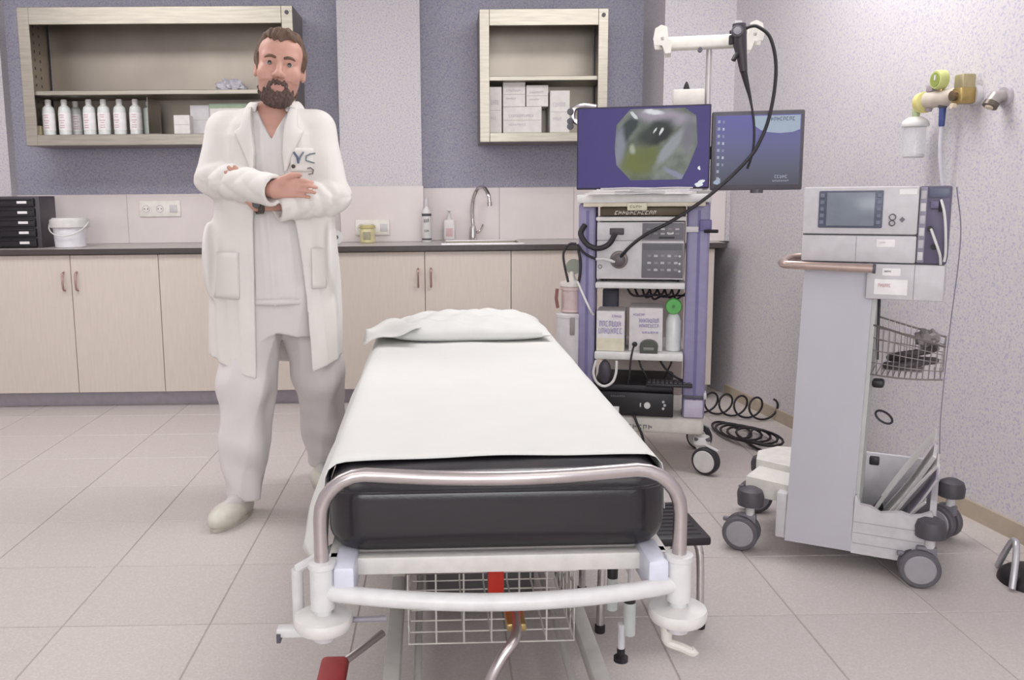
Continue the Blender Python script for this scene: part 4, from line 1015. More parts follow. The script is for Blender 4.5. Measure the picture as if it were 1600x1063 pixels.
# wire basket hanging on the column
g = G()
def bk_(u, z): return (.165+.19*u, .015+.0*u-.03*math.sin(PI*u), z)
zt = lambda u: .762-.052*u**1.3
zb = lambda u: .615-.0*u
for k in range(13):
    u = k/12; g.tube([bk_(u, zt(u)), bk_(u*.96+.01, zb(u)), (.17+.175*u, .2, zb(u)+.002), (.165+.19*u, .22, zt(u))], .0016, 5)
for q in (.25, .5, .75):
    g.tube([bk_(k/10, zt(k/10)*(1-q)+zb(k/10)*q) for k in range(11)], .0016, 5)
    g.tube([(.165+.19*k/4, .215, zt(k/4)*(1-q)+zb(k/4)*q) for k in range(5)], .0016, 5)
    g.tube([bk_(1, zt(1)*(1-q)+zb(1)*q), (.355, .215, zt(1)*(1-q)+zb(1)*q)], .0016, 5)
rm = G().tube([bk_(k/10, zt(k/10)) for k in range(11)]+[(.355, .22, zt(1)), (.165, .22, zt(0))], .0032, 8, closed=True).build('basket_rim', M('rim_grey', '#77706f', .35, .5), vt)
g.tube([bk_(k/10, zb(k/10)) for k in range(11)], .0028, 6)
g.build('basket_wires', M('wire_grey', '#8d8685', .35, .5), rm, kind='stuff')
t = thing('breathing_hose', 'dark bundle of hose lying in the wire basket of the ventilator cart', 'hose', VL, VA)
G().tube(spline([(.20, .09, .632), (.25, .06, .64), (.31, .10, .65), (.33, .16, .645), (.27, .18, .64), (.21, .15, .645), (.235, .09, .665), (.31, .08, .685), (.335, .07, .70)], 6), .0105, 10).build('hose', M('hose_dark', '#4c464a', .5), t)
G().box(.19, .3, .08, .17, .6185, .6225, .002).build('hose_tray', M('hose_grey', '#8c8486', .5), t)
t = thing('mask_pouch', 'crinkled grey pouch in the wire basket beside the hose', 'pouch', VL, VA)
b = bmesh.new(); bmesh.ops.create_icosphere(b, subdivisions=3, radius=1)
for v in b.verts:
    n_ = .12*math.sin(8*v.co.x+5*v.co.z)+.1*math.sin(11*v.co.y+9*v.co.x+2); v.co = v.co*(1+n_); v.co = Vector((.305+v.co.x*.032, .125+v.co.y*.045, .715+v.co.z*.028))
G().bm(b).build('pouch', M('pouch_grey', '#8b8585', .35), t, sharp=20)
# base with tray
G().box(-.082, -.048, .01, .3, .068, .215, .006).build('base_block', vwhite, vt)
tv = [(.142, .062), (.335, .062), (.352, .075), (.356, .21)]
for k in range(8):
    u = k/7; tv.append((.352-.19*u, .205+.02*abs(math.cos(u*2.2*PI))*(1-u*.3)-.012*math.sin(u*PI)))
tv += [(.150, .245), (.142, .24)]
ty = G().prism(tv, .0, .022, 'xz').build('tray_front', vwhite, vt)
for z in (.095, .128, .162): G().box(.145, .352, -.0012, .001, z-.0012, z+.0012).build('tray_rib', M('rib_grey', '#aba8ab', .5), ty)
G().prism([(.0, .062), (.43, .062), (.43, .255), (.33, .25), (.0, .2)], .345, .362, 'yz').build('tray_side', vwhite, vt)
G().box(.142, .35, .02, .43, .062, .078).build('tray_floor', M('tray_floor', '#6d686c', .6), vt)
G().box(.05, .35, .415, .43, .07, .27, .004).build('tray_back', vwhite, vt)
G().prism([(-.185, .22), (-.06, .18), (-.03, .30), (-.05, .44), (-.15, .42), (-.20, .33)], .17, .252, 'xy').build('base_wing', M('wing_cream', '#dcd8d2', .45), vt)
G().prism([(-.19, .08), (-.05, .04), (-.05, .22), (-.17, .24)], .172, .232, 'xy').build('base_leg', M('wing_cream', '#dcd8d2', .45), vt)
G().box(-.048, .14, .112, .4, .07, .2, .006).build('base_body', vwhite, vt)
def castor(x, y, yaw):
    cp_ = G().lathe([(.03, .148), (.04, .152), (.042, .18), (.036, .2), (.018, .21)], (x, y, 0), 24).build('castor_cap', M('cap_dark', '#4c494f', .5), vt)
    G().cyl((x, y, .118), (x, y, .15), .014).build('castor_stem', lgrey, cp_)
    T = Matrix.Translation((x, y, 0)) @ Matrix.Rotation(yaw, 4, 'Z')
    G().box(-.012, .012, -.035, .02, .085, .122, .006, T=T).build('castor_fork', M('fork_grey', '#7b7880', .45), cp_)
    for s_ in (-1, 1):
        c = s_*.02
        w = G().lathe([(.03, c-.012), (.052, c-.012), (.0565, c-.007), (.0565, c+.007), (.052, c+.012), (.03, c+.012)], (0, -.025, .0575), 30, 'x', T=T).build('castor_wheel', M('tyre_grey', '#5f5c62', .6), cp_)
        G().lathe([(.0, c-.0145), (.04, c-.0145), (.043, c-.012), (.043, c+.012), (.04, c+.0145), (.0, c+.0145)], (0, -.025, .0575), 30, 'x', T=T).build('wheel_disc', M('disc_grey', '#9b989e', .45), cp_)
    G().box(-.008, .008, -.085, -.065, .085, .1, .005, T=T).build('brake_tab', M('fork_grey', '#7b7880', .45), cp_)
castor(-.165, .04, R(-90)); castor(.352, .0, R(-80)); castor(.40, .43, R(-120)); castor(-.2, .43, R(-60))
G().tube(spline([(.36, .44, .1), (.35, .46, .04), (.30, .5, .012), (.2, .5, .008)], 5), .004, 8).build('mains_lead', cable_m, vt)
G().tube(spline([(.355, .26, 1.16), (.375, .29, 1.0), (.362, .31, .7), (.355, .30, .45), (.36, .31, .3)], 6), .0018, 6).build('thin_line', M('line_grey', '#8f8b99', .5), vt)
# manuals and papers standing in the tray
for k, (x, y, w_, h_, ln, lab, m) in enumerate([
        (.176, .20, .13, .36, 30, 'tall clear sheet cover leaning furthest left in the ventilator tray', M('cover_grey', '#c6c5c2', .35)),
        (.205, .18, .15, .30, 30.5, 'thick white booklet second in the ventilator tray', label_w),
        (.226, .16, .15, .275, 31, 'white booklet standing in the middle of the ventilator tray', M('booklet_white', '#e3dfde', .6)),
        (.247, .14, .14, .23, 31.5, 'violet edged booklet behind the white ones in the ventilator tray', M('booklet_violet', '#b6aec2', .6)),
        (.262, .12, .14, .15, 32, 'shortest white booklet, right end of the ventilator tray', M('booklet_pale', '#d9d5d4', .6))]):
    t = thing('booklet', lab, 'booklet', VL, VA, 'papers in the ventilator tray')
    T = Matrix.Translation((x-.01, y, .086)) @ Matrix.Rotation(R(ln), 4, 'Y')
    th_ = [.003, .011, .007, .006, .006][k]
    cv = G()
    n_ = 7
    P1 = [(.018*math.sin(PI*q/(n_-1))*.4*(1 if k % 2 else -1), h_*q/(n_-1)) for q in range(n_)]
    poly = [(a-th_/2, b_) for a, b_ in P1]+[(a+th_/2, b_) for a, b_ in P1[::-1]]
    cv.prism(poly, 0, w_, 'xz', T=T); cv.build('cover', m, t, sharp=50)
    G().prism([(a*.96, b_*.99) for a, b_ in poly], .001-.0015, .0005, 'xz', T=T).build('page_edges', M('page_edge', '#b9b4b5', .7), t)
t = thing('black_folder', 'dark folder at the bottom left of the ventilator tray', 'folder', VL, VA)
G().box(.158, .20, .1, .34, .0785, .084, .001, T=None).build('cover', black, t); G().prism([(.158, .084), (.215, .084), (.2, .16)], .3, .304, 'xz').build('flap', M('folder_dark', '#3d383c', .6), t)

# ------------------------------------------------------------------ gas outlets on the right wall
def W(name, label, cat, l, z, group=None):
    t = thing(name, label, cat, wpt(l, 0, z), WA, group); return t
# local frame: x along the wall towards the viewer, -y out of the wall
t = W('oxygen_regulator', 'brass and yellow oxygen regulator with a clear humidifier bottle on the right wall', 'regulator', 2.015, 1.475)
G().lathe([(.0, -.02), (.032, -.02), (.034, -.015), (.034, 0), (.0, 0)], (.03, 0, .0), 24, 'y').build('wall_plate', lgrey, t)
G().box(.0, .052, -.075, -.015, -.03, .025, .008).build('outlet_block', brass, t)
G().box(.002, .05, -.07, -.02, .02, .07, .006).build('valve_block', M('brass_pale', '#b5aa85', .4, .6), t)
G().lathe([(.009, -.09), (.017, -.088), (.017, -.07), (.009, -.068)], (.02, 0, -.002), 18, 'y').build('valve_ring', M('brass_dark', '#7d6a55', .4, .7), t)
G().lathe([(.0, -.09), (.009, -.09), (.009, -.075), (.0, -.075)], (.025, 0, -.036), 14, 'y').build('valve_tip', M('tip_cream', '#dccdb4', .4), t)
G().cyl((.0, -.05, .0), (-.13, -.07, -.002), .030, n=24).build('regulator_body', M('regulator_grey', '#cbbfb2', .35), t)
G().lathe([(.025, -.02), (.036, -.016), (.038, .012), (.028, .018)], (0, 0, 0), 24, 'x', T=Matrix.Translation((-.145, -.075, -.008))).build('yellow_cap', M('cap_yellow', '#d9cf86', .45), t)
G().lathe([(.0, -.02), (.03, -.02), (.034, -.012), (.034, .012), (.0, .014)], (-.062, -.075, .062), 26, 'y').build('gauge', M('gauge_lime', '#c3ca82', .4), t)
G().lathe([(.0, -.022), (.024, -.022), (.024, -.0195), (.0, -.0195)], (-.062, -.075, .062), 24, 'y').build('gauge_face', M('gauge_face', '#93a052', .4), t)
G().box(-.064, -.056, -.099, -.096, .06, .078).build('gauge_needle', white_p, t)
G().cyl((-.062, -.07, .02), (-.062, -.07, .04), .009).build('gauge_stem', brass, t)
G().box(-.125, -.09, -.085, -.06, .025, .05, .004).build('bracket', M('clamp_mauve', '#a59aa0', .4), t)
G().lathe([(.012, 0), (.014, .01), (.014, .03), (.008, .04)], (-.178, -.08, -.06), 16).build('yellow_nut', M('nut_green', '#a6b089', .4), t)
G().tube([(-.15, -.075, -.02), (-.178, -.08, -.035), (-.178, -.08, -.06)], .010, 10).build('elbow', M('cap_yellow', '#d9cf86', .45), t)
hb = G().lathe([(.034, -.205), (.038, -.2), (.038, -.092), (.036, -.085)], (-.178, -.08, 0), 28).build('humidifier_bottle', clear, t)
G().lathe([(.046, -.092), (.048, -.085), (.044, -.072), (.026, -.058), (.012, -.056)], (-.178, -.08, 0), 28).build('bottle_lid', white_p, t)
G().lathe([(.030, -.203), (.034, -.2), (.034, -.19), (.030, -.19)], (-.178, -.08, 0), 24).build('bottle_base', lgrey, hb)
G().lathe([(.013, -.036), (.016, -.03), (.016, -.015)], (-.06, -.06, 0), 14).build('tube_seat', dgrey, t)
G().lathe([(.008, -.1), (.010, -.095), (.012, -.036), (.010, -.032)], (-.06, -.06, 0), 16).build('blue_sleeve', blue_p, t)
G().tube(spline([(-.06, -.06, -.095), (-.064, -.058, -.16), (-.066, -.05, -.23), (-.066, -.035, -.31)], 6), .0065, 10).build('supply_tube', M('tube_pale', '#d3d2da', .3), t)
G().tube([(-.12, -.07, -.028), (-.124, -.07, -.04)], .012, 10).build('pressure_knob', M('clamp_mauve', '#a59aa0', .4), t)
t = W('gas_outlet', 'small round metal gas outlet to the right of the brass regulator', 'outlet', 2.185, 1.452)
G().lathe([(.0, -.012), (.03, -.012), (.034, -.006), (.034, 0), (.0, 0)], (0, 0, .004), 24, 'y').build('wall_plate', M('plate_mauve', '#b3abb2', .4), t)
G().tube([(0, -.012, .004), (0, -.04, .0), (0, -.052, -.018)], [.02, .022, .02], 18).build('outlet_body', M('outlet_grey', '#b0a9a6', .35, .4), t)
G().cyl((0, -.050, -.016), (0, -.058, -.030), .024, .024, 20).build('outlet_ring', M('ring_dark', '#6d665e', .4, .6), t)
G().cyl((0, -.058, -.029), (0, -.061, -.035), .013, .013, 16).build('outlet_face', M('tip_cream', '#dccdb4', .4), t)

# ------------------------------------------------------------------ foot switch at the right edge
t = thing('foot_switch', 'black foot switch under a pale metal guard hoop near the skirting', 'foot switch', (1.72, 2.50, 0), R(-20))
b = bmesh.new(); bmesh.ops.create_uvsphere(b, u_segments=28, v_segments=14, radius=1)
for v in b.verts: v.co = Vector((v.co.x*.085, v.co.y*.10, max(-.0, v.co.z)*.05))
G().bm(b).build('pedal', black, t)
P = [(-.065, -.088, .006)]+[(-.065+.02*math.sin(PI*k/12)-.0, -.088+.176*k/12, .006+.115*math.sin(PI*k/12)) for k in range(1, 12)]+[(-.065, .088, .006)]
G().tube(P, .0095, 12).build('guard_hoop', M('hoop_grey', '#c4c3c8', .3, .5), t)
G().box(.0, .09, -.05, .05, .0, .055, .014).build('switch_box', black, t)

# ------------------------------------------------------------------ standing man (distance fields meshed by surface nets)
class Vol:
    def __init__(s, xs, ys, zs):
        s.x, s.y, s.z = [np.asarray(a, np.float32) for a in (xs, ys, zs)]
        s.d = np.full((len(s.x), len(s.y), len(s.z)), 1., np.float32)
    def sub(s, lo, hi):
        sl = []
        for a, l, h in zip((s.x, s.y, s.z), lo, hi):
            i0 = max(0, int(np.searchsorted(a, l))-1); i1 = min(len(a), int(np.searchsorted(a, h))+1); sl.append(slice(i0, max(i1, i0)))
        return tuple(sl)
    def op(s, fn, lo, hi, k=.0, mode='add', pad=.03):
        lo = [a-pad-k for a in lo]; hi = [a+pad+k for a in hi]
        sl = s.sub(lo, hi); X = s.x[sl[0]][:, None, None]; Y = s.y[sl[1]][None, :, None]; Z = s.z[sl[2]][None, None, :]
        d = s.d[sl]
        if d.size == 0: return s
        e = fn(X, Y, Z)+np.zeros_like(d)
        if mode == 'add':
            r = np.minimum(d, e)
            if k > 0: h = np.maximum(k-np.abs(d-e), 0)/k; r = r-h*h*k*.25
        elif mode == 'cut':
            e = -e; r = np.maximum(d, e)
            if k > 0: h = np.maximum(k-np.abs(d-e), 0)/k; r = r+h*h*k*.25
        elif mode == 'off': r = d+e
        s.d[sl] = r; return s
    def cap(s, a, b, ra, rb=None, k=.0, mode='add'):
        rb = ra if rb is None else rb; a = np.array(a, float); b = np.array(b, float); ab = b-a; L = ab@ab+1e-12
        def fn(X, Y, Z):
            t = np.clip(((X-a[0])*ab[0]+(Y-a[1])*ab[1]+(Z-a[2])*ab[2])/L, 0, 1)
            return np.sqrt((X-a[0]-t*ab[0])**2+(Y-a[1]-t*ab[1])**2+(Z-a[2]-t*ab[2])**2)-(ra+(rb-ra)*t)
        r = max(ra, rb); return s.op(fn, np.minimum(a, b)-r, np.maximum(a, b)+r, k, mode)
    def ell(s, c, r, k=.0, mode='add', M3=None):
        c = np.array(c, float); r = np.array(r, float); Q = np.eye(3) if M3 is None else np.array(M3)
        def fn(X, Y, Z):
            x, y, z = X-c[0], Y-c[1], Z-c[2]
            u = Q[0, 0]*x+Q[1, 0]*y+Q[2, 0]*z; v = Q[0, 1]*x+Q[1, 1]*y+Q[2, 1]*z; w = Q[0, 2]*x+Q[1, 2]*y+Q[2, 2]*z
            k0 = np.sqrt((u/r[0])**2+(v/r[1])**2+(w/r[2])**2); k1 = np.sqrt((u/r[0]**2)**2+(v/r[1]**2)**2+(w/r[2]**2)**2)+1e-6
            return k0*(k0-1)/k1
        m = r.max(); return s.op(fn, c-m, c+m, k, mode)
    def loft(s, zs, cx, cy, a, b, k=.0, mode='add', infl=0., p=2.):
        zs = np.array(zs)
        def fn(X, Y, Z):
            z = np.clip(Z, zs[0], zs[-1]); A = np.interp(z, zs, a)+infl; B = np.interp(z, zs, b)+infl; CX = np.interp(z, zs, cx); CY = np.interp(z, zs, cy)
            q = (np.abs((X-CX)/A)**p+np.abs((Y-CY)/B)**p)**(1/p); d = (q-1)*np.minimum(A, B)
            return np.maximum(d, np.maximum(zs[0]-Z, Z-zs[-1]))
        ma, mb = max(a)+infl+.1, max(b)+infl+.1
        return s.op(fn, (min(cx)-ma, min(cy)-mb, zs[0]), (max(cx)+ma, max(cy)+mb, zs[-1]), k, mode)
    def mesh(s):
        d = s.d; S = d < 0; nx, ny, nz = d.shape
        c = np.zeros((nx-1, ny-1, nz-1), np.int8)
        for i in (0, 1):
            for j in (0, 1):
                for k in (0, 1): c += S[i:nx-1+i, j:ny-1+j, k:nz-1+k]
        act = (c > 0) & (c < 8); I, J, K = np.nonzero(act); n = len(I)
        idx = np.full(act.shape, -1, np.int64); idx[act] = np.arange(n)
        acc = np.zeros((n, 3)); cnt = np.zeros(n)
        for ax in range(3):
            o = [a for a in range(3) if a != ax]
            for p in (0, 1):
                for q in (0, 1):
                    off = [0, 0, 0]; off[o[0]] = p; off[o[1]] = q; of2 = list(off); of2[ax] = 1
                    A = (I+off[0], J+off[1], K+off[2]); B = (I+of2[0], J+of2[1], K+of2[2])
                    va, vb = d[A], d[B]; m = (va < 0) != (vb < 0); t = np.where(m, va/np.where(va-vb == 0, 1, va-vb), 0)
                    pa = np.stack([s.x[A[0]], s.y[A[1]], s.z[A[2]]], 1); pb = np.stack([s.x[B[0]], s.y[B[1]], s.z[B[2]]], 1)
                    acc += m[:, None]*(pa+(pb-pa)*t[:, None]); cnt += m
        V = acc/cnt[:, None]; F = []
        for ax in range(3):
            sl0 = [slice(None)]*3; sl1 = [slice(None)]*3; sl0[ax] = slice(0, -1); sl1[ax] = slice(1, None)
            m = S[tuple(sl0)] != S[tuple(sl1)]; P = np.stack(np.nonzero(m), 1); o1, o2 = [(1, 2), (2, 0), (0, 1)][ax]
            P = P[(P[:, o1] > 0) & (P[:, o2] > 0) & (P[:, o1] < d.shape[o1]-1) & (P[:, o2] < d.shape[o2]-1)]
            def at(a, b): Q = P.copy(); Q[:, o1] -= a; Q[:, o2] -= b; return idx[Q[:, 0], Q[:, 1], Q[:, 2]]
            q = np.stack([at(1, 1), at(0, 1), at(0, 0), at(1, 0)], 1); ins = S[P[:, 0], P[:, 1], P[:, 2]]
            q[~ins] = q[~ins][:, ::-1]; F.append(q)
        F = np.concatenate(F); F = F[(F >= 0).all(1)]
        return V, F
    def build(s, name, mats, parent=None, smooth_it=1, keep=True, mfun=None):
        V, F = s.mesh()
        if keep:                      # keep the largest connected piece
            lab = np.arange(len(V))
            E_ = np.concatenate([F[:, [0, 1]], F[:, [1, 2]], F[:, [2, 3]], F[:, [3, 0]]])
            while True:
                m = np.minimum(lab[E_[:, 0]], lab[E_[:, 1]]); l2 = lab.copy(); np.minimum.at(l2, E_[:, 0], m); np.minimum.at(l2, E_[:, 1], m); l2 = l2[l2]
                if (l2 == lab).all(): break
                lab = l2
            u, cn = np.unique(lab, return_counts=True); big = u[cn > max(cn)*.02] if keep == 'most' else u[cn == cn.max()]
            ok = np.isin(lab, big); F = F[ok[F[:, 0]]]; re = np.cumsum(ok)-1; V = V[ok]; F = re[F]
        for _ in range(smooth_it):
            E_ = np.concatenate([F[:, [0, 1]], F[:, [1, 2]], F[:, [2, 3]], F[:, [3, 0]]]); a = np.zeros_like(V); c = np.zeros(len(V))
            np.add.at(a, E_[:, 0], V[E_[:, 1]]); np.add.at(c, E_[:, 0], 1); np.add.at(a, E_[:, 1], V[E_[:, 0]]); np.add.at(c, E_[:, 1], 1)
            V = V*.5+.5*a/np.maximum(c, 1)[:, None]
        me = bpy.data.meshes.new(name); me.vertices.add(len(V)); me.vertices.foreach_set('co', V.astype(np.float32).ravel())
        me.loops.add(len(F)*4); me.loops.foreach_set('vertex_index', F.astype(np.int32).ravel()); me.polygons.add(len(F))
        me.polygons.foreach_set('loop_start', np.arange(0, len(F)*4, 4, dtype=np.int32)); me.polygons.foreach_set('use_smooth', np.ones(len(F), bool))
        for m in (mats if isinstance(mats, (list, tuple)) else [mats]): me.materials.append(m)
        if mfun is not None: me.polygons.foreach_set('material_index', mfun(V[F].mean(1)).astype(np.int32))
        me.update(calc_edges=True); me.validate()
        o = bpy.data.objects.new(name, me); C.objects.link(o)
        if parent is not None: o.parent = parent
        return o
def rng_(a, b, h): return np.arange(a, b+h*.5, h)

cloth_w = M('coat_cotton', '#e0dcd7', .9, var=.02, scale=14, bump=.08)
scrub_w = M('scrub_cotton', '#dcd8d6', .9, var=.02, scale=14, bump=.08)
trou_w = M('trouser_cotton', '#dad5d4', .9, var=.02, scale=14, bump=.08)
skin = M('skin', '#c99a8a', .55, var=.08, scale=22)
skin_red = M('skin_flush', '#bd8478', .55, var=.08, scale=22)
lip = M('lip', '#bd8a7e', .5, var=.05)
hair_m = M('hair_brown', '#664f40', .7, var=.35, scale=60, stretch=(1, 1, .35), bump=.6)
beard_m = M('beard_brown', '#5c4a44', .8, var=.35, scale=120, bump=.8)

# head frame: yaw towards the camera, lean to image right
HC = np.array((.036, -.03, 1.590))
Mh = np.array((Matrix.Rotation(R(9), 3, 'Z') @ Matrix.Rotation(R(7), 3, 'Y') @ Matrix.Rotation(R(-3), 3, 'X')))
def hp(x, y, z): return HC+Mh@np.array((x, y, z))
def head_base(v, infl=0.):
    v.ell(hp(0, .014, .032), np.array((.078, .098, .088))+infl, .0, M3=Mh)
    v.ell(hp(0, -.018, -.038), np.array((.071, .074, .086))+infl, .03, M3=Mh)
    v.ell(hp(0, -.044, -.090), np.array((.053, .045, .036))+infl, .03, M3=Mh)
    v.ell(hp(0, -.035, .05), np.array((.066, .058, .055))+infl, .03, M3=Mh)
XS = rng_(-.34, .34, .0045); YS = rng_(-.36, .48, .005)
ZS = np.concatenate([rng_(.02, 1.03, .011), rng_(1.04, 1.44, .0045), rng_(1.444, 1.75, .0032)])
v = Vol(XS, YS, ZS)
head_base(v)
for s_ in (-1, 1):
    v.ell(hp(s_*.045, -.062, -.032), (.024, .022, .024), .03)
    v.cap(hp(s_*.012, -.084, .021), hp(s_*.048, -.072, .021), .0105, .008, .02)
    v.ell(hp(s_*.033, -.098, .0), (.019, .017, .0125), .014, 'cut')
    v.cap(hp(s_*.017, -.0845, .0078), hp(s_*.048, -.0750, .0058), .0064, .0055, .006)      # upper lid
    v.cap(hp(s_*.019, -.0825, -.0098), hp(s_*.046, -.0735, -.009), .0050, .0045, .006)   # lower lid
    v.ell(hp(s_*.0130, -.1, -.043), (.009, .011, .0085), .007)
    Me = Mh@np.array(Matrix.Rotation(R(-18*s_), 3, 'Z'))@np.array(Matrix.Rotation(R(12), 3, 'X'))
    v.ell(hp(s_*.080, .016, -.008), (.010, .020, .030), .006, M3=Me)
    v.ell(hp(s_*.090, .012, -.004), (.006, .012, .020), .006, 'cut', M3=Me)
v.cap(hp(0, -.087, .010), hp(0, -.112, -.039), .0080, .0118, .012)
v.ell(hp(0, -.113, -.040), (.0125, .012, .010), .008)
for s_ in (-1, 1): v.ell(hp(s_*.0072, -.112, -.0505), (.0048, .006, .004), .003, 'cut')
v.cap(hp(-.020, -.086, -.0735), hp(.020, -.086, -.0735), .0075, .0075, .008)
v.cap(hp(-.017, -.086, -.0838), hp(.017, -.086, -.0838), .0080, .0082, .008)
v.cap(hp(-.023, -.0955, -.0785), hp(.023, -.0955, -.0785), .0022, .0022, .003, 'cut')
v.ell(hp(0, -.078, -.112), (.021, .016, .015), .015)
# neck, trunk, limbs
nb = hp(0, .022, -.085)
v.cap((.0, .02, 1.41), nb, .060, .053, .03)
bz = [.78, .82, .9, 1.0, 1.1, 1.2, 1.3, 1.38, 1.43, 1.455]
v.loft(bz, [-.005]*10, [.03, .03, .025, .02, .015, .012, .01, .012, .015, .018], [.13, .152, .145, .135, .138, .148, .158, .155, .11, .05], [.085, .095, .09, .085, .085, .09, .093, .085, .065, .045], .03)
SR, SL = (-.168, .005, 1.382), (.150, .005, 1.385)
ER, EL = (-.206, -.05, 1.215), (.205, -.05, 1.15)
WR, WL = (.035, -.218, 1.172), (-.030, -.160, 1.126)
for a, b in ((SR, ER), (SL, EL)): v.cap((a[0]*.55, .01, 1.40), a, .052, .052, .03); v.cap(a, b, .048, .040, .03)
for a, b in ((ER, WR), (EL, WL)): v.cap(a, b, .040, .026, .015)
# right hand lying on the other forearm
W0 = np.array(WR)
for i, (dz, dx, L1, L2) in enumerate(((.026, .070, .034, .026), (.009, .076, .038, .028), (-.009, .074, .036, .026), (-.025, .066, .028, .022))):
    K0 = W0+(dx, -.010+.002*i, dz+.008); P0 = K0+(L1, .002, -.004-dz*.04); T0 = P0+(L2*.9, L2*.5, -.005-dz*.02)
    v.cap(W0+(0, 0, dz*.5), K0, .0140, .0105, .010); v.cap(K0, P0, .0088, .0078, .002); v.cap(P0, T0, .0077, .0064, .001)
K0 = W0+(.03, -.012, .034); P0 = W0+(.062, -.022, .048); T0 = W0+(.09, -.02, .048)
v.cap(W0+(.0, -.004, .014), K0, .015, .0135, .012); v.cap(K0, P0, .0115, .0105, .004); v.cap(P0, T0, .0102, .0085, .002)
# left hand slipped behind the right forearm, finger tips over the sleeve
W1 = np.array(WL); U = np.array((-.088, .012, .120)); U /= np.linalg.norm(U); N_ = np.array((.118, 0, .095)); N_ /= np.linalg.norm(N_)
for i, (o_, L0, L1, L2) in enumerate(((.026, .078, .040, .026), (.009, .084, .044, .028), (-.009, .082, .042, .026), (-.025, .074, .034, .022))):
    K0 = W1+U*L0+N_*o_+(-.01, .0, 0); P0 = K0+U*L1*.85+(-.004, -.002, .0); T0 = P0+U*L2*.9+(-.004, -.004, 0)
    v.cap(W1+N_*o_*.5, K0, .0145, .0115, .010); v.cap(K0, P0, .0102, .0090, .003); v.cap(P0, T0, .0088, .0074, .002)
v.cap(W1+N_*.018, W1+N_*.045+U*.045, .014, .012, .012); v.cap(W1+N_*.045+U*.045, W1+N_*.055+U*.085, .0112, .0088, .003)
LEG = {'r': [(-.092, .02, .80), (-.122, -.05, .48), (-.130, -.075, .27), (-.142, -.075, .09)], 'l': [(.085, .03, .80), (.112, .13, .48), (.108, .24, .27), (.092, .33, .09)]}
for L in LEG.values():
    v.cap(L[0], L[1], .085, .056, .03); v.cap(L[1], L[2], .054, .052, .02); v.cap(L[2], L[3], .050, .036, .02)
v.cap((-.142, -.075, .075), (-.19, -.19, .052), .034, .026, .02); v.cap((.092, .33, .075), (.105, .21, .052), .034, .026, .02)
Mi = np.linalg.inv(Mh)
def face_mats(P):
    q = (P-HC)@Mi.T; x, y, z = q[:, 0], q[:, 1], q[:, 2]; m = np.zeros(len(P))
    st = (z < np.interp(y, [-.12, -.08, -.06, -.03, -.01, .0], [-.048, -.056, -.06, -.035, .0, -.2])) & (z > -.14) & (y < .0) & (P[:, 2] > 1.40); m[st] = 4
    lp = (np.abs(x) < .020) & (y < -.08) & (np.abs(z+.0785) < .0105-.25*np.abs(x)) ; m[lp] = 2
    m[P[:, 2] < .30] = 3
    return m
LOC = (-.60, 3.25, 0)
man = v.build('person', [skin, skin_red, lip, M('sock_grey', '#c9c4c4', .9), M('skin_stubble', '#b98c7d', .65, var=.12, scale=160)], None, 1, True, face_mats)
man.location = LOC
tag(man, 'bearded man in a white lab coat standing with arms crossed', 'person')
# eyes
for s_ in (-1, 1):
    ec = hp(s_*.033, -.0745, -.001)
    T = Matrix.Translation(ec) @ Matrix(Mh.tolist()).to_4x4()
    e = G().ell((0, 0, 0), .0122, 16, T=T).build('eye', M('eye_white', '#b5a8a3', .35), man)
    G().lathe([(.0, -.0133), (.0068, -.0124), (.0074, -.0102)], (0, 0, 0), 16, 'y', T=T).build('iris', M('iris_brown', '#33261f', .25), e)
# hair: shell over the skull above a receding hairline
hs = Vol(rng_(-.10, .16, .0034), rng_(-.17, .13, .0034), rng_(1.50, 1.76, .0034))
for c, r in (((0, .016, .034), (.088, .106, .097)), ((.0, -.038, .090), (.058, .056, .037)), ((-.03, -.03, .092), (.03, .04, .028)), ((.03, -.02, .09), (.035, .045, .03))):
    hs.ell(hp(*c), r, .012, M3=Mh)
def hq(X, Y, Z):
    a, b, c = X-HC[0], Y-HC[1], Z-HC[2]; return [Mi[i, 0]*a+Mi[i, 1]*b+Mi[i, 2]*c for i in range(3)]
def hairline(X, Y, Z):
    x, y, z = hq(X, Y, Z)
    hl = np.interp(y, [-.12, -.088, -.075, -.060, -.045, -.032, .0, .015, .04, .07, .12], [.088, .086, .084, .082, .065, -.005, -.022, .015, -.05, -.075, -.08])
    hl = hl-.016*np.exp(-(x/.026)**2)*(y < -.05)
    return (hl-z)*.75+.0022*np.sin(160*x+40*z)
hs.op(lambda X, Y, Z: -hairline(X, Y, Z), (-1, -1, 0), (1, 1, 3), 0, 'cut')
def strand(X, Y, Z):
    x, y, z = hq(X, Y, Z); return .0026*np.sin(210*x+60*np.sin(30*y)*.2+50*z)+.002*np.sin(150*y+90*z+60*x)
hs.op(strand, (-1, -1, 0), (1, 1, 3), 0, 'off')
hs.build('hair', hair_m, man, 0, True)
bs_ = Vol(rng_(-.09, .13, .003), rng_(-.18, .06, .003), rng_(1.42, 1.62, .003))
head_base(bs_, .0045)
bs_.ell(hp(0, -.058, -.118), (.048, .036, .026), .02, M3=Mh)
bs_.cap(hp(-.030, -.082, -.072), hp(.0, -.088, -.061), .0085, .0095, .008); bs_.cap(hp(.030, -.082, -.072), hp(.0, -.088, -.061), .0085, .0095, .008)
def beardline(X, Y, Z):
    x, y, z = hq(X, Y, Z); ax = np.abs(x)
    hl = np.interp(y, [-.12, -.085, -.07, -.05, -.03, -.012, .0, .02], [-.055, -.075, -.093, -.098, -.085, -.07, -.08, -.2])
    hl = np.where(ax < .034, np.maximum(hl, -.055-.30*ax), hl)+.004*np.sin(150*x+90*y)
    return (z-hl)*.75
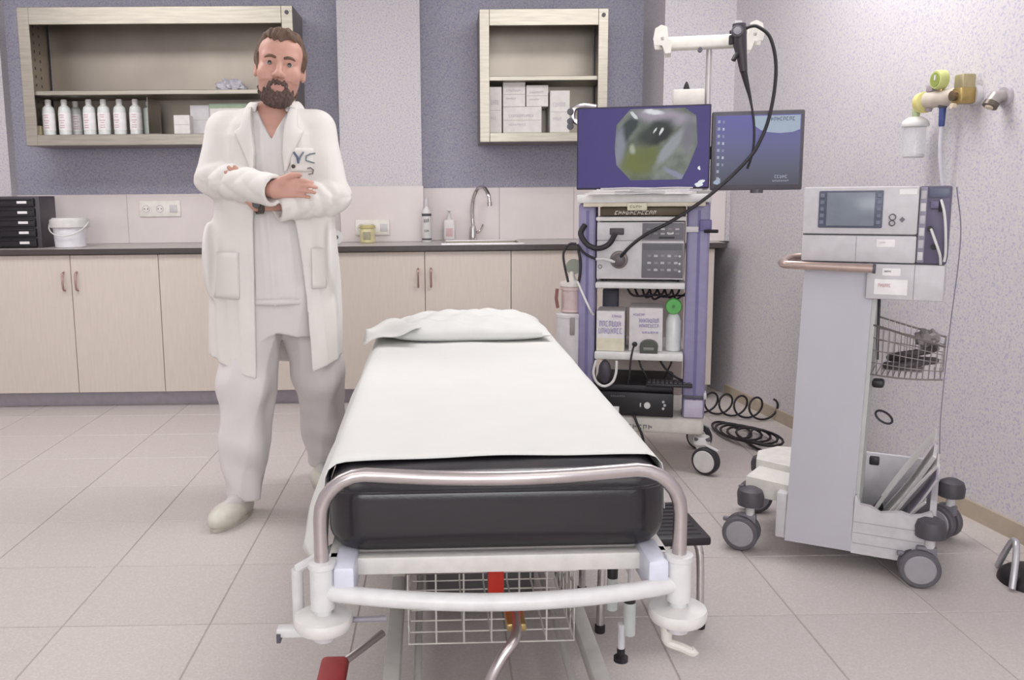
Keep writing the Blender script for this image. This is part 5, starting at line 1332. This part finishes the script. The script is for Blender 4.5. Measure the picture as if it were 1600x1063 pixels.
bs_.op(lambda X, Y, Z: -beardline(X, Y, Z), (-1, -1, 0), (1, 1, 3), 0, 'cut')
bs_.ell(hp(0, -.112, -.0835), (.0215, .045, .0115), .004, 'cut', M3=Mh)
bs_.op(lambda X, Y, Z: .0022*np.sin(330*X+50*Z)*np.sin(260*Z+120*Y)+.0016*np.sin(500*X-190*Z), (-1, -1, 0), (1, 1, 3), 0, 'off')
bs_.build('beard', beard_m, man, 0, True)
for s_ in (-1, 1):
    pts = [hp(s_*.012, -.0955, .016), hp(s_*.026, -.0935, .0205), hp(s_*.040, -.0865, .0205), hp(s_*.052, -.0765, .014)]
    G().tube(spline(pts, 4), [.0034]+[.0052]*8+[.0042]*3+[.002], 8).build('eyebrow', hair_m, man)

# ---- lab coat
CZ = [.50, .62, .75, .9, 1.05, 1.2, 1.3, 1.36, 1.40, 1.43, 1.455, 1.475]
CXc = [-.026, -.025, -.022, -.018, -.014, -.012, -.012, -.012, -.012, -.008, .0, .003]
CYc = [.03, .03, .028, .025, .02, .015, .012, .012, .014, .016, .02, .02]
CA = [.236, .238, .236, .228, .216, .205, .202, .200, .185, .15, .095, .070]
CB = [.185, .175, .165, .152, .142, .138, .136, .128, .115, .098, .078, .066]
def fold(amp, seed, fz=3., fx=26.):
    r = np.random.RandomState(seed).uniform(0, 6.28, 8)
    def fn(X, Y, Z):
        A = np.arctan2(X+.01, -(Y-.02))
        return amp*(1.3*np.abs(np.sin(fx*.25*A+r[0]+.9*np.sin(fz*Z+r[1])))-.8+np.sin(fx*.27*A+2.2*Z+r[2])*.5+.6*np.abs(np.sin(fx*A*.45+fz*1.7*Z+r[3])))
    return fn
cv = Vol(rng_(-.33, .31, .005), rng_(-.34, .26, .005), rng_(.49, 1.50, .005))
cv.loft(CZ, CXc, CYc, CA, CB, .0, p=2.3)
def skirt_fold(X, Y, Z): return fold(.0065, 3)(X, Y, Z)*np.clip((1.12-Z)/.25, 0, 1)+fold(.003, 5)(X, Y, Z)*np.clip((Z-1.0)/.2, 0, 1)
cv.op(skirt_fold, (-1, -1, 0), (1, 1, 3), 0, 'off')
# pocket bulges at the hips
cv.ell((-.232, -.05, .93), (.022, .07, .13), .03); cv.ell((.197, -.05, .95), (.018, .06, .12), .03)
cv.cap((-.07, .012, 1.412), (-.172, .005, 1.384), .052, .056, .03); cv.cap((.07, .012, 1.407), (.152, .005, 1.380), .052, .056, .03)
cv.cap(SR, ER, .066, .062, .03); cv.cap(SL, EL, .066, .062, .03)
# hollow below the chest, then the open front
def inner(X, Y, Z):
    z = np.clip(Z, .49, 1.20); A = np.interp(z, CZ, CA)-.013; B = np.interp(z, CZ, CB)-.013
    q = (np.abs((X-np.interp(z, CZ, CXc))/A)**2.3+np.abs((Y-np.interp(z, CZ, CYc))/B)**2.3)**(1/2.3)
    return np.maximum((q-1)*np.minimum(A, B)+fold(.0065, 3)(X, Y, Z)*np.clip((1.12-Z)/.25, 0, 1), Z-1.16)
cv.op(inner, (-.4, -.4, .48), (.4, .4, 1.2), .0, 'cut')
OZ = [.40, .52, .66, .78, .95, 1.05, 1.2, 1.3, 1.40, 1.46, 1.50]
OL = [-.064, -.066, -.066, -.066, -.064, -.062, -.050, -.044, -.052, -.062, -.066]
OR = [.130, .126, .120, .113, .098, .083, .056, .050, .058, .068, .074]
def opening(X, Y, Z):
    return np.maximum(np.maximum(np.interp(Z, OZ, OL)-X, X-np.interp(Z, OZ, OR)), Y-np.interp(Z, [.5, 1.2, 1.42, 1.5], [-.02, -.04, -.03, -.02]))
cv.op(opening, (-.2, -.4, .4), (.2, .1, 1.55), .0, 'cut')
cv.cap((.003, .02, 1.40), nb, .068, .068, .0, 'cut')
# slanted hem: shorter at the sides
cv.op(lambda X, Y, Z: Z-np.interp(X, [-.27, -.22, -.07, .0, .11, .21], [.585, .575, .517, .515, .527, .562])-.0, (-.4, -.4, .4), (.4, .4, .7), 0, 'cut')
# sleeves: forearms over the chest, cuffs hollow
def sleeve(a, b, ra, rb, sd):
    a, b = np.array(a), np.array(b); ab = b-a; Ln = np.linalg.norm(ab); r_ = np.random.RandomState(sd).uniform(0, 6, 5)
    def fn(X, Y, Z):
        t = np.clip(((X-a[0])*ab[0]+(Y-a[1])*ab[1]+(Z-a[2])*ab[2])/Ln**2, 0, 1)
        dx, dy, dz = X-a[0]-t*ab[0], Y-a[1]-t*ab[1], Z-a[2]-t*ab[2]
        rr = ra+(rb-ra)*t+.0075*(np.abs(np.sin(15*t+1.6*np.arctan2(dz, dy)+r_[0]))-.5)*np.clip(1.15-t*.9, 0, 1)+.004*(np.abs(np.sin(8*t-2*np.arctan2(dz, dy)+r_[1]))-.5)
        return np.sqrt(dx*dx+dy*dy+dz*dz)-rr
    return fn
CR = np.array((.036, -.222, 1.170)); CL = np.array((.030, -.163, 1.118))
for (E_, Cc, ra, rb, sd) in ((EL, CL, .066, .052, 2), (ER, CR, .064, .052, 4)):
    E_ = np.array(E_, float); d_ = (Cc-E_)/np.linalg.norm(Cc-E_)
    f1 = sleeve(E_, Cc, ra, rb, sd)
    cutp = lambda X, Y, Z, Cc=Cc, d_=d_, f1=f1: np.maximum(f1(X, Y, Z), (X-Cc[0])*d_[0]+(Y-Cc[1])*d_[1]+(Z-Cc[2])*d_[2])
    cv.op(cutp, np.minimum(E_, Cc)-.08, np.maximum(E_, Cc)+.08, .006)
    cv.cap(Cc-d_*.03, Cc+d_*.02, rb-.013, rb-.013, 0, 'cut')
coat = cv.build('lab_coat', cloth_w, man, 1, 'most')
def coat_pt(x, z, out=.006, front=True):
    A = np.interp(z, CZ, CA); B = np.interp(z, CZ, CB); X = np.interp(z, CZ, CXc); Y = np.interp(z, CZ, CYc)
    q = max(0., 1-abs((x-X)/A)**2.3)**(1/2.3); return (x, Y-(B+out)*q, z)
def surf(name, rows, mat, parent, th=.004):
    vs = [p for r in rows for p in r]; n = len(rows[0]); fs = []
    for i in range(len(rows)-1):
        for j in range(n-1): a = i*n+j; fs.append([a, a+1, a+n+1, a+n])
    o = G().add(vs, fs).build(name, mat, parent, sharp=80)
    m = o.modifiers.new('thick', 'SOLIDIFY'); m.thickness = th; m.offset = 0
    return o
# lapels and collar
for s_, OE in ((-1, OL), (1, OR)):
    rows = []
    for k in range(22):
        z = 1.235+.222*k/21; e = float(np.interp(z, OZ, OE))
        w = np.interp(z, [1.235, 1.30, 1.365, 1.372, 1.385, 1.41, 1.457], [.006, .036, .062, .064, .040, .038, .020])
        rows.append([coat_pt(e+s_*(w*q/6)+s_*.001, z, .010+.004*math.sin(PI*q/6)-.003*(q == 6)) for q in range(7)])
    surf('lapel', rows, cloth_w, coat)
P = []
rows = []
for k in range(25):
    a = R(-62+304*k/24) ; a = R(-150+300*k/24)
    x, y = .003+.082*math.sin(a), .022+.076*math.cos(a)
    hgt = .036 if abs(a) < R(120) else .03
    rows.append([(x*(.93+.36*q/4), .02+(y-.02)*(.93+.36*q/4), 1.480+.010*math.cos(a)+.006*math.sin(PI*q/4)-.030*(q/4)**1.4) for q in range(5)])
surf('collar', rows, cloth_w, coat, .005)
def pocket(name, x0, x1, z0, z1, out=.007, n=10):
    rows = [[coat_pt(x0+(x1-x0)*j/n, z0+(z1-z0)*k/8, out) for j in range(n+1)] for k in range(9)]
    return surf(name, rows, cloth_w, coat)
pocket('hip_pocket', -.215, -.115, .80, .96, .010); pocket('hip_pocket', .135, .178, .83, .97, .010)
pk = pocket('breast_pocket', .075, .165, 1.235, 1.315, .008)
# pocket print and pens
teal = M('print_teal', '#76838a', .7)
def stroke(name, P2, r, mat, par, out=.0160):
    return G().tube([coat_pt(x, z, out) for x, z in P2], r, 6).build(name, mat, par)
stroke('pocket_mark', [(.089, 1.300), (.100, 1.283), (.103, 1.262)], .0042, M('print_navy', '#5b6480', .7), pk)
stroke('pocket_mark', [(.120, 1.300), (.110, 1.285), (.103, 1.266)], .0034, teal, pk)
stroke('pocket_mark', [(.156, 1.288), (.155, 1.297), (.140, 1.294), (.128, 1.287), (.127, 1.272), (.140, 1.268), (.153, 1.264), (.155, 1.250), (.152, 1.243)], .0026, teal, pk)
stroke('pocket_mark', [(.131, 1.245), (.140, 1.248), (.149, 1.240), (.146, 1.228), (.134, 1.226)], .0026, M('print_brown', '#84787a', .7), pk)
G().ell(coat_pt(.086, 1.252, .016), .007, 10).build('pen_cap', M('pen_olive', '#4a4332', .5), pk)
# ---- scrub top
sv_ = Vol(rng_(-.22, .20, .005), rng_(-.17, .19, .005), rng_(.76, 1.47, .005))
SZ = [.772, .85, .95, 1.05, 1.2, 1.3, 1.38, 1.42, 1.45]
sv_.loft(SZ, [-.012]*9, [.026, .025, .022, .02, .014, .012, .012, .014, .016], [.19, .186, .178, .172, .172, .175, .168, .13, .08], [.132, .128, .122, .118, .116, .116, .106, .09, .072], 0, p=2.2)
sv_.op(fold(.0042, 9), (-1, -1, 0), (1, 1, 3), 0, 'off')
sv_.cap((.004, .02, 1.38), nb, .064, .064, 0, 'cut')
def vneck(X, Y, Z): return np.maximum(np.maximum(np.abs(X-.008)-(Z-1.345)*.52, 1.345-Z), Y+.0)*.85
sv_.op(vneck, (-.1, -.2, 1.33), (.12, .05, 1.5), 0, 'cut')
scr = sv_.build('scrub_top', scrub_w, man, 1, 'most')
def scr_pt(x, z, out=.003):
    A = np.interp(z, SZ, [.19, .186, .178, .172, .172, .175, .168, .13, .08]); B = np.interp(z, SZ, [.132, .128, .122, .118, .116, .116, .106, .09, .072]); Y = np.interp(z, SZ, [.026, .025, .022, .02, .014, .012, .012, .014, .016])
    return (x, Y-(B+out)*max(0, 1-abs((x+.012)/A)**2.2)**(1/2.2), z)
surf('hem_band', [[scr_pt(-.15+.28*j/20, .774+.02*k/2, .004) for j in range(21)] for k in range(3)], scrub_w, scr, .003)
# ---- trousers
tv_ = Vol(rng_(-.27, .25, .005), rng_(-.22, .48, .005), rng_(.04, .90, .005))
tv_.loft([.66, .74, .89], [-.008]*3, [.025]*3, [.165, .178, .165], [.115, .12, .112], 0)
for key, rr in (('r', (.112, .098, .084, .066)), ('l', (.112, .092, .080, .064))):
    L = LEG[key]
    for q in range(3): tv_.cap(L[q], L[q+1], rr[q], rr[q+1], .035)
def tfold(X, Y, Z):
    s_ = np.where(X < -.005, -1., 1.); cxl = np.interp(Z, [.09, .48, .8], [-.142, -.122, -.09])*(s_ < 0)+np.interp(Z, [.09, .48, .8], [.092, .112, .085])*(s_ > 0)
    cyl_ = np.interp(Z, [.09, .48, .8], [-.075, -.05, .02])*(s_ < 0)+np.interp(Z, [.09, .48, .8], [.33, .13, .03])*(s_ > 0)
    A = np.arctan2(X-cxl, -(Y-cyl_))
    return .0055*np.sin(4*A+5*Z+1)+.008*(np.abs(np.sin(2.5*A-5*Z+.6))-.5)+.0055*np.sin(2.5*A+38*Z)*np.exp(-((Z-.17)/.09)**2)+.004*np.sin(3*A-26*Z+2)*np.exp(-((Z-.46)/.1)**2)
tv_.op(tfold, (-1, -1, 0), (1, 1, 3), 0, 'off')
tv_.op(lambda X, Y, Z: Z-.062, (-1, -1, 0), (1, 1, .1), 0, 'cut')
tv_.build('trousers', trou_w, man, 1, 'most')
# ---- shoes
shoe_m = M('clog_cream', '#cdc9bd', .4)
def clog(heel, toe):
    h, t_ = np.array(heel), np.array(toe); d_ = (t_-h)/np.linalg.norm(t_-h); m_ = h+(t_-h)*.62
    lo, hi = np.minimum(h, t_)-.08, np.maximum(h, t_)+.08
    sv2 = Vol(rng_(lo[0], hi[0], .004), rng_(lo[1], hi[1], .004), rng_(-.02, .13, .004))
    ang = math.atan2(d_[0], -d_[1]); Q = np.array(Matrix.Rotation(ang, 3, 'Z'))
    sv2.ell(tuple(m_[:2])+(.034,), (.052, .098, .046), 0, M3=Q)
    sv2.ell(tuple((h+(t_-h)*.2)[:2])+(.034,), (.040, .066, .044), .03, M3=Q)
    sv2.ell(tuple((h+(t_-h)*.1)[:2])+(.085,), (.034, .05, .035), .01, 'cut', M3=Q)
    sv2.op(lambda X, Y, Z: Z-.002, (-9, -9, -1), (9, 9, .0), 0, 'cut', pad=.05)
    sh = sv2.build('clog', shoe_m, man, 2)
    g = G(); P = []
    for k in range(28):
        a = 2*PI*k/28; rx = .050 if math.cos(a) > 0 else .042
        p = h+(t_-h)*.47+d_*.128*math.cos(a)+np.array((-d_[1], d_[0]))*.047*math.sin(a); P.append((p[0], p[1]))
    g.prism(P, .0005, .014); g.build('sole', M('sole_grey', '#b9b3a8', .6), sh)
clog((-.142, -.03), (-.212, -.265)); clog((.085, .40), (.108, .16))
# ---- wristwatch
ax = (np.array(WL)-np.array(EL)); ax /= np.linalg.norm(ax); wc = np.array(WL)+ax*.0
g = G(); g.tube([wc-ax*.011, wc+ax*.011], .0315, 24, caps=False); wt = g.build('wristwatch', M('watch_strap', '#4d443c', .5), man)
mo = wt.modifiers.new('thick', 'SOLIDIFY'); mo.thickness = .003; mo.offset = 1
G().lathe([(.0, -.042), (.013, -.042), (.015, -.038), (.015, -.03), (.0, -.03)], (0, 0, 0), 20, 'y', T=Matrix.Translation(wc)).build('watch_face', M('watch_face', '#33302e', .25), wt)
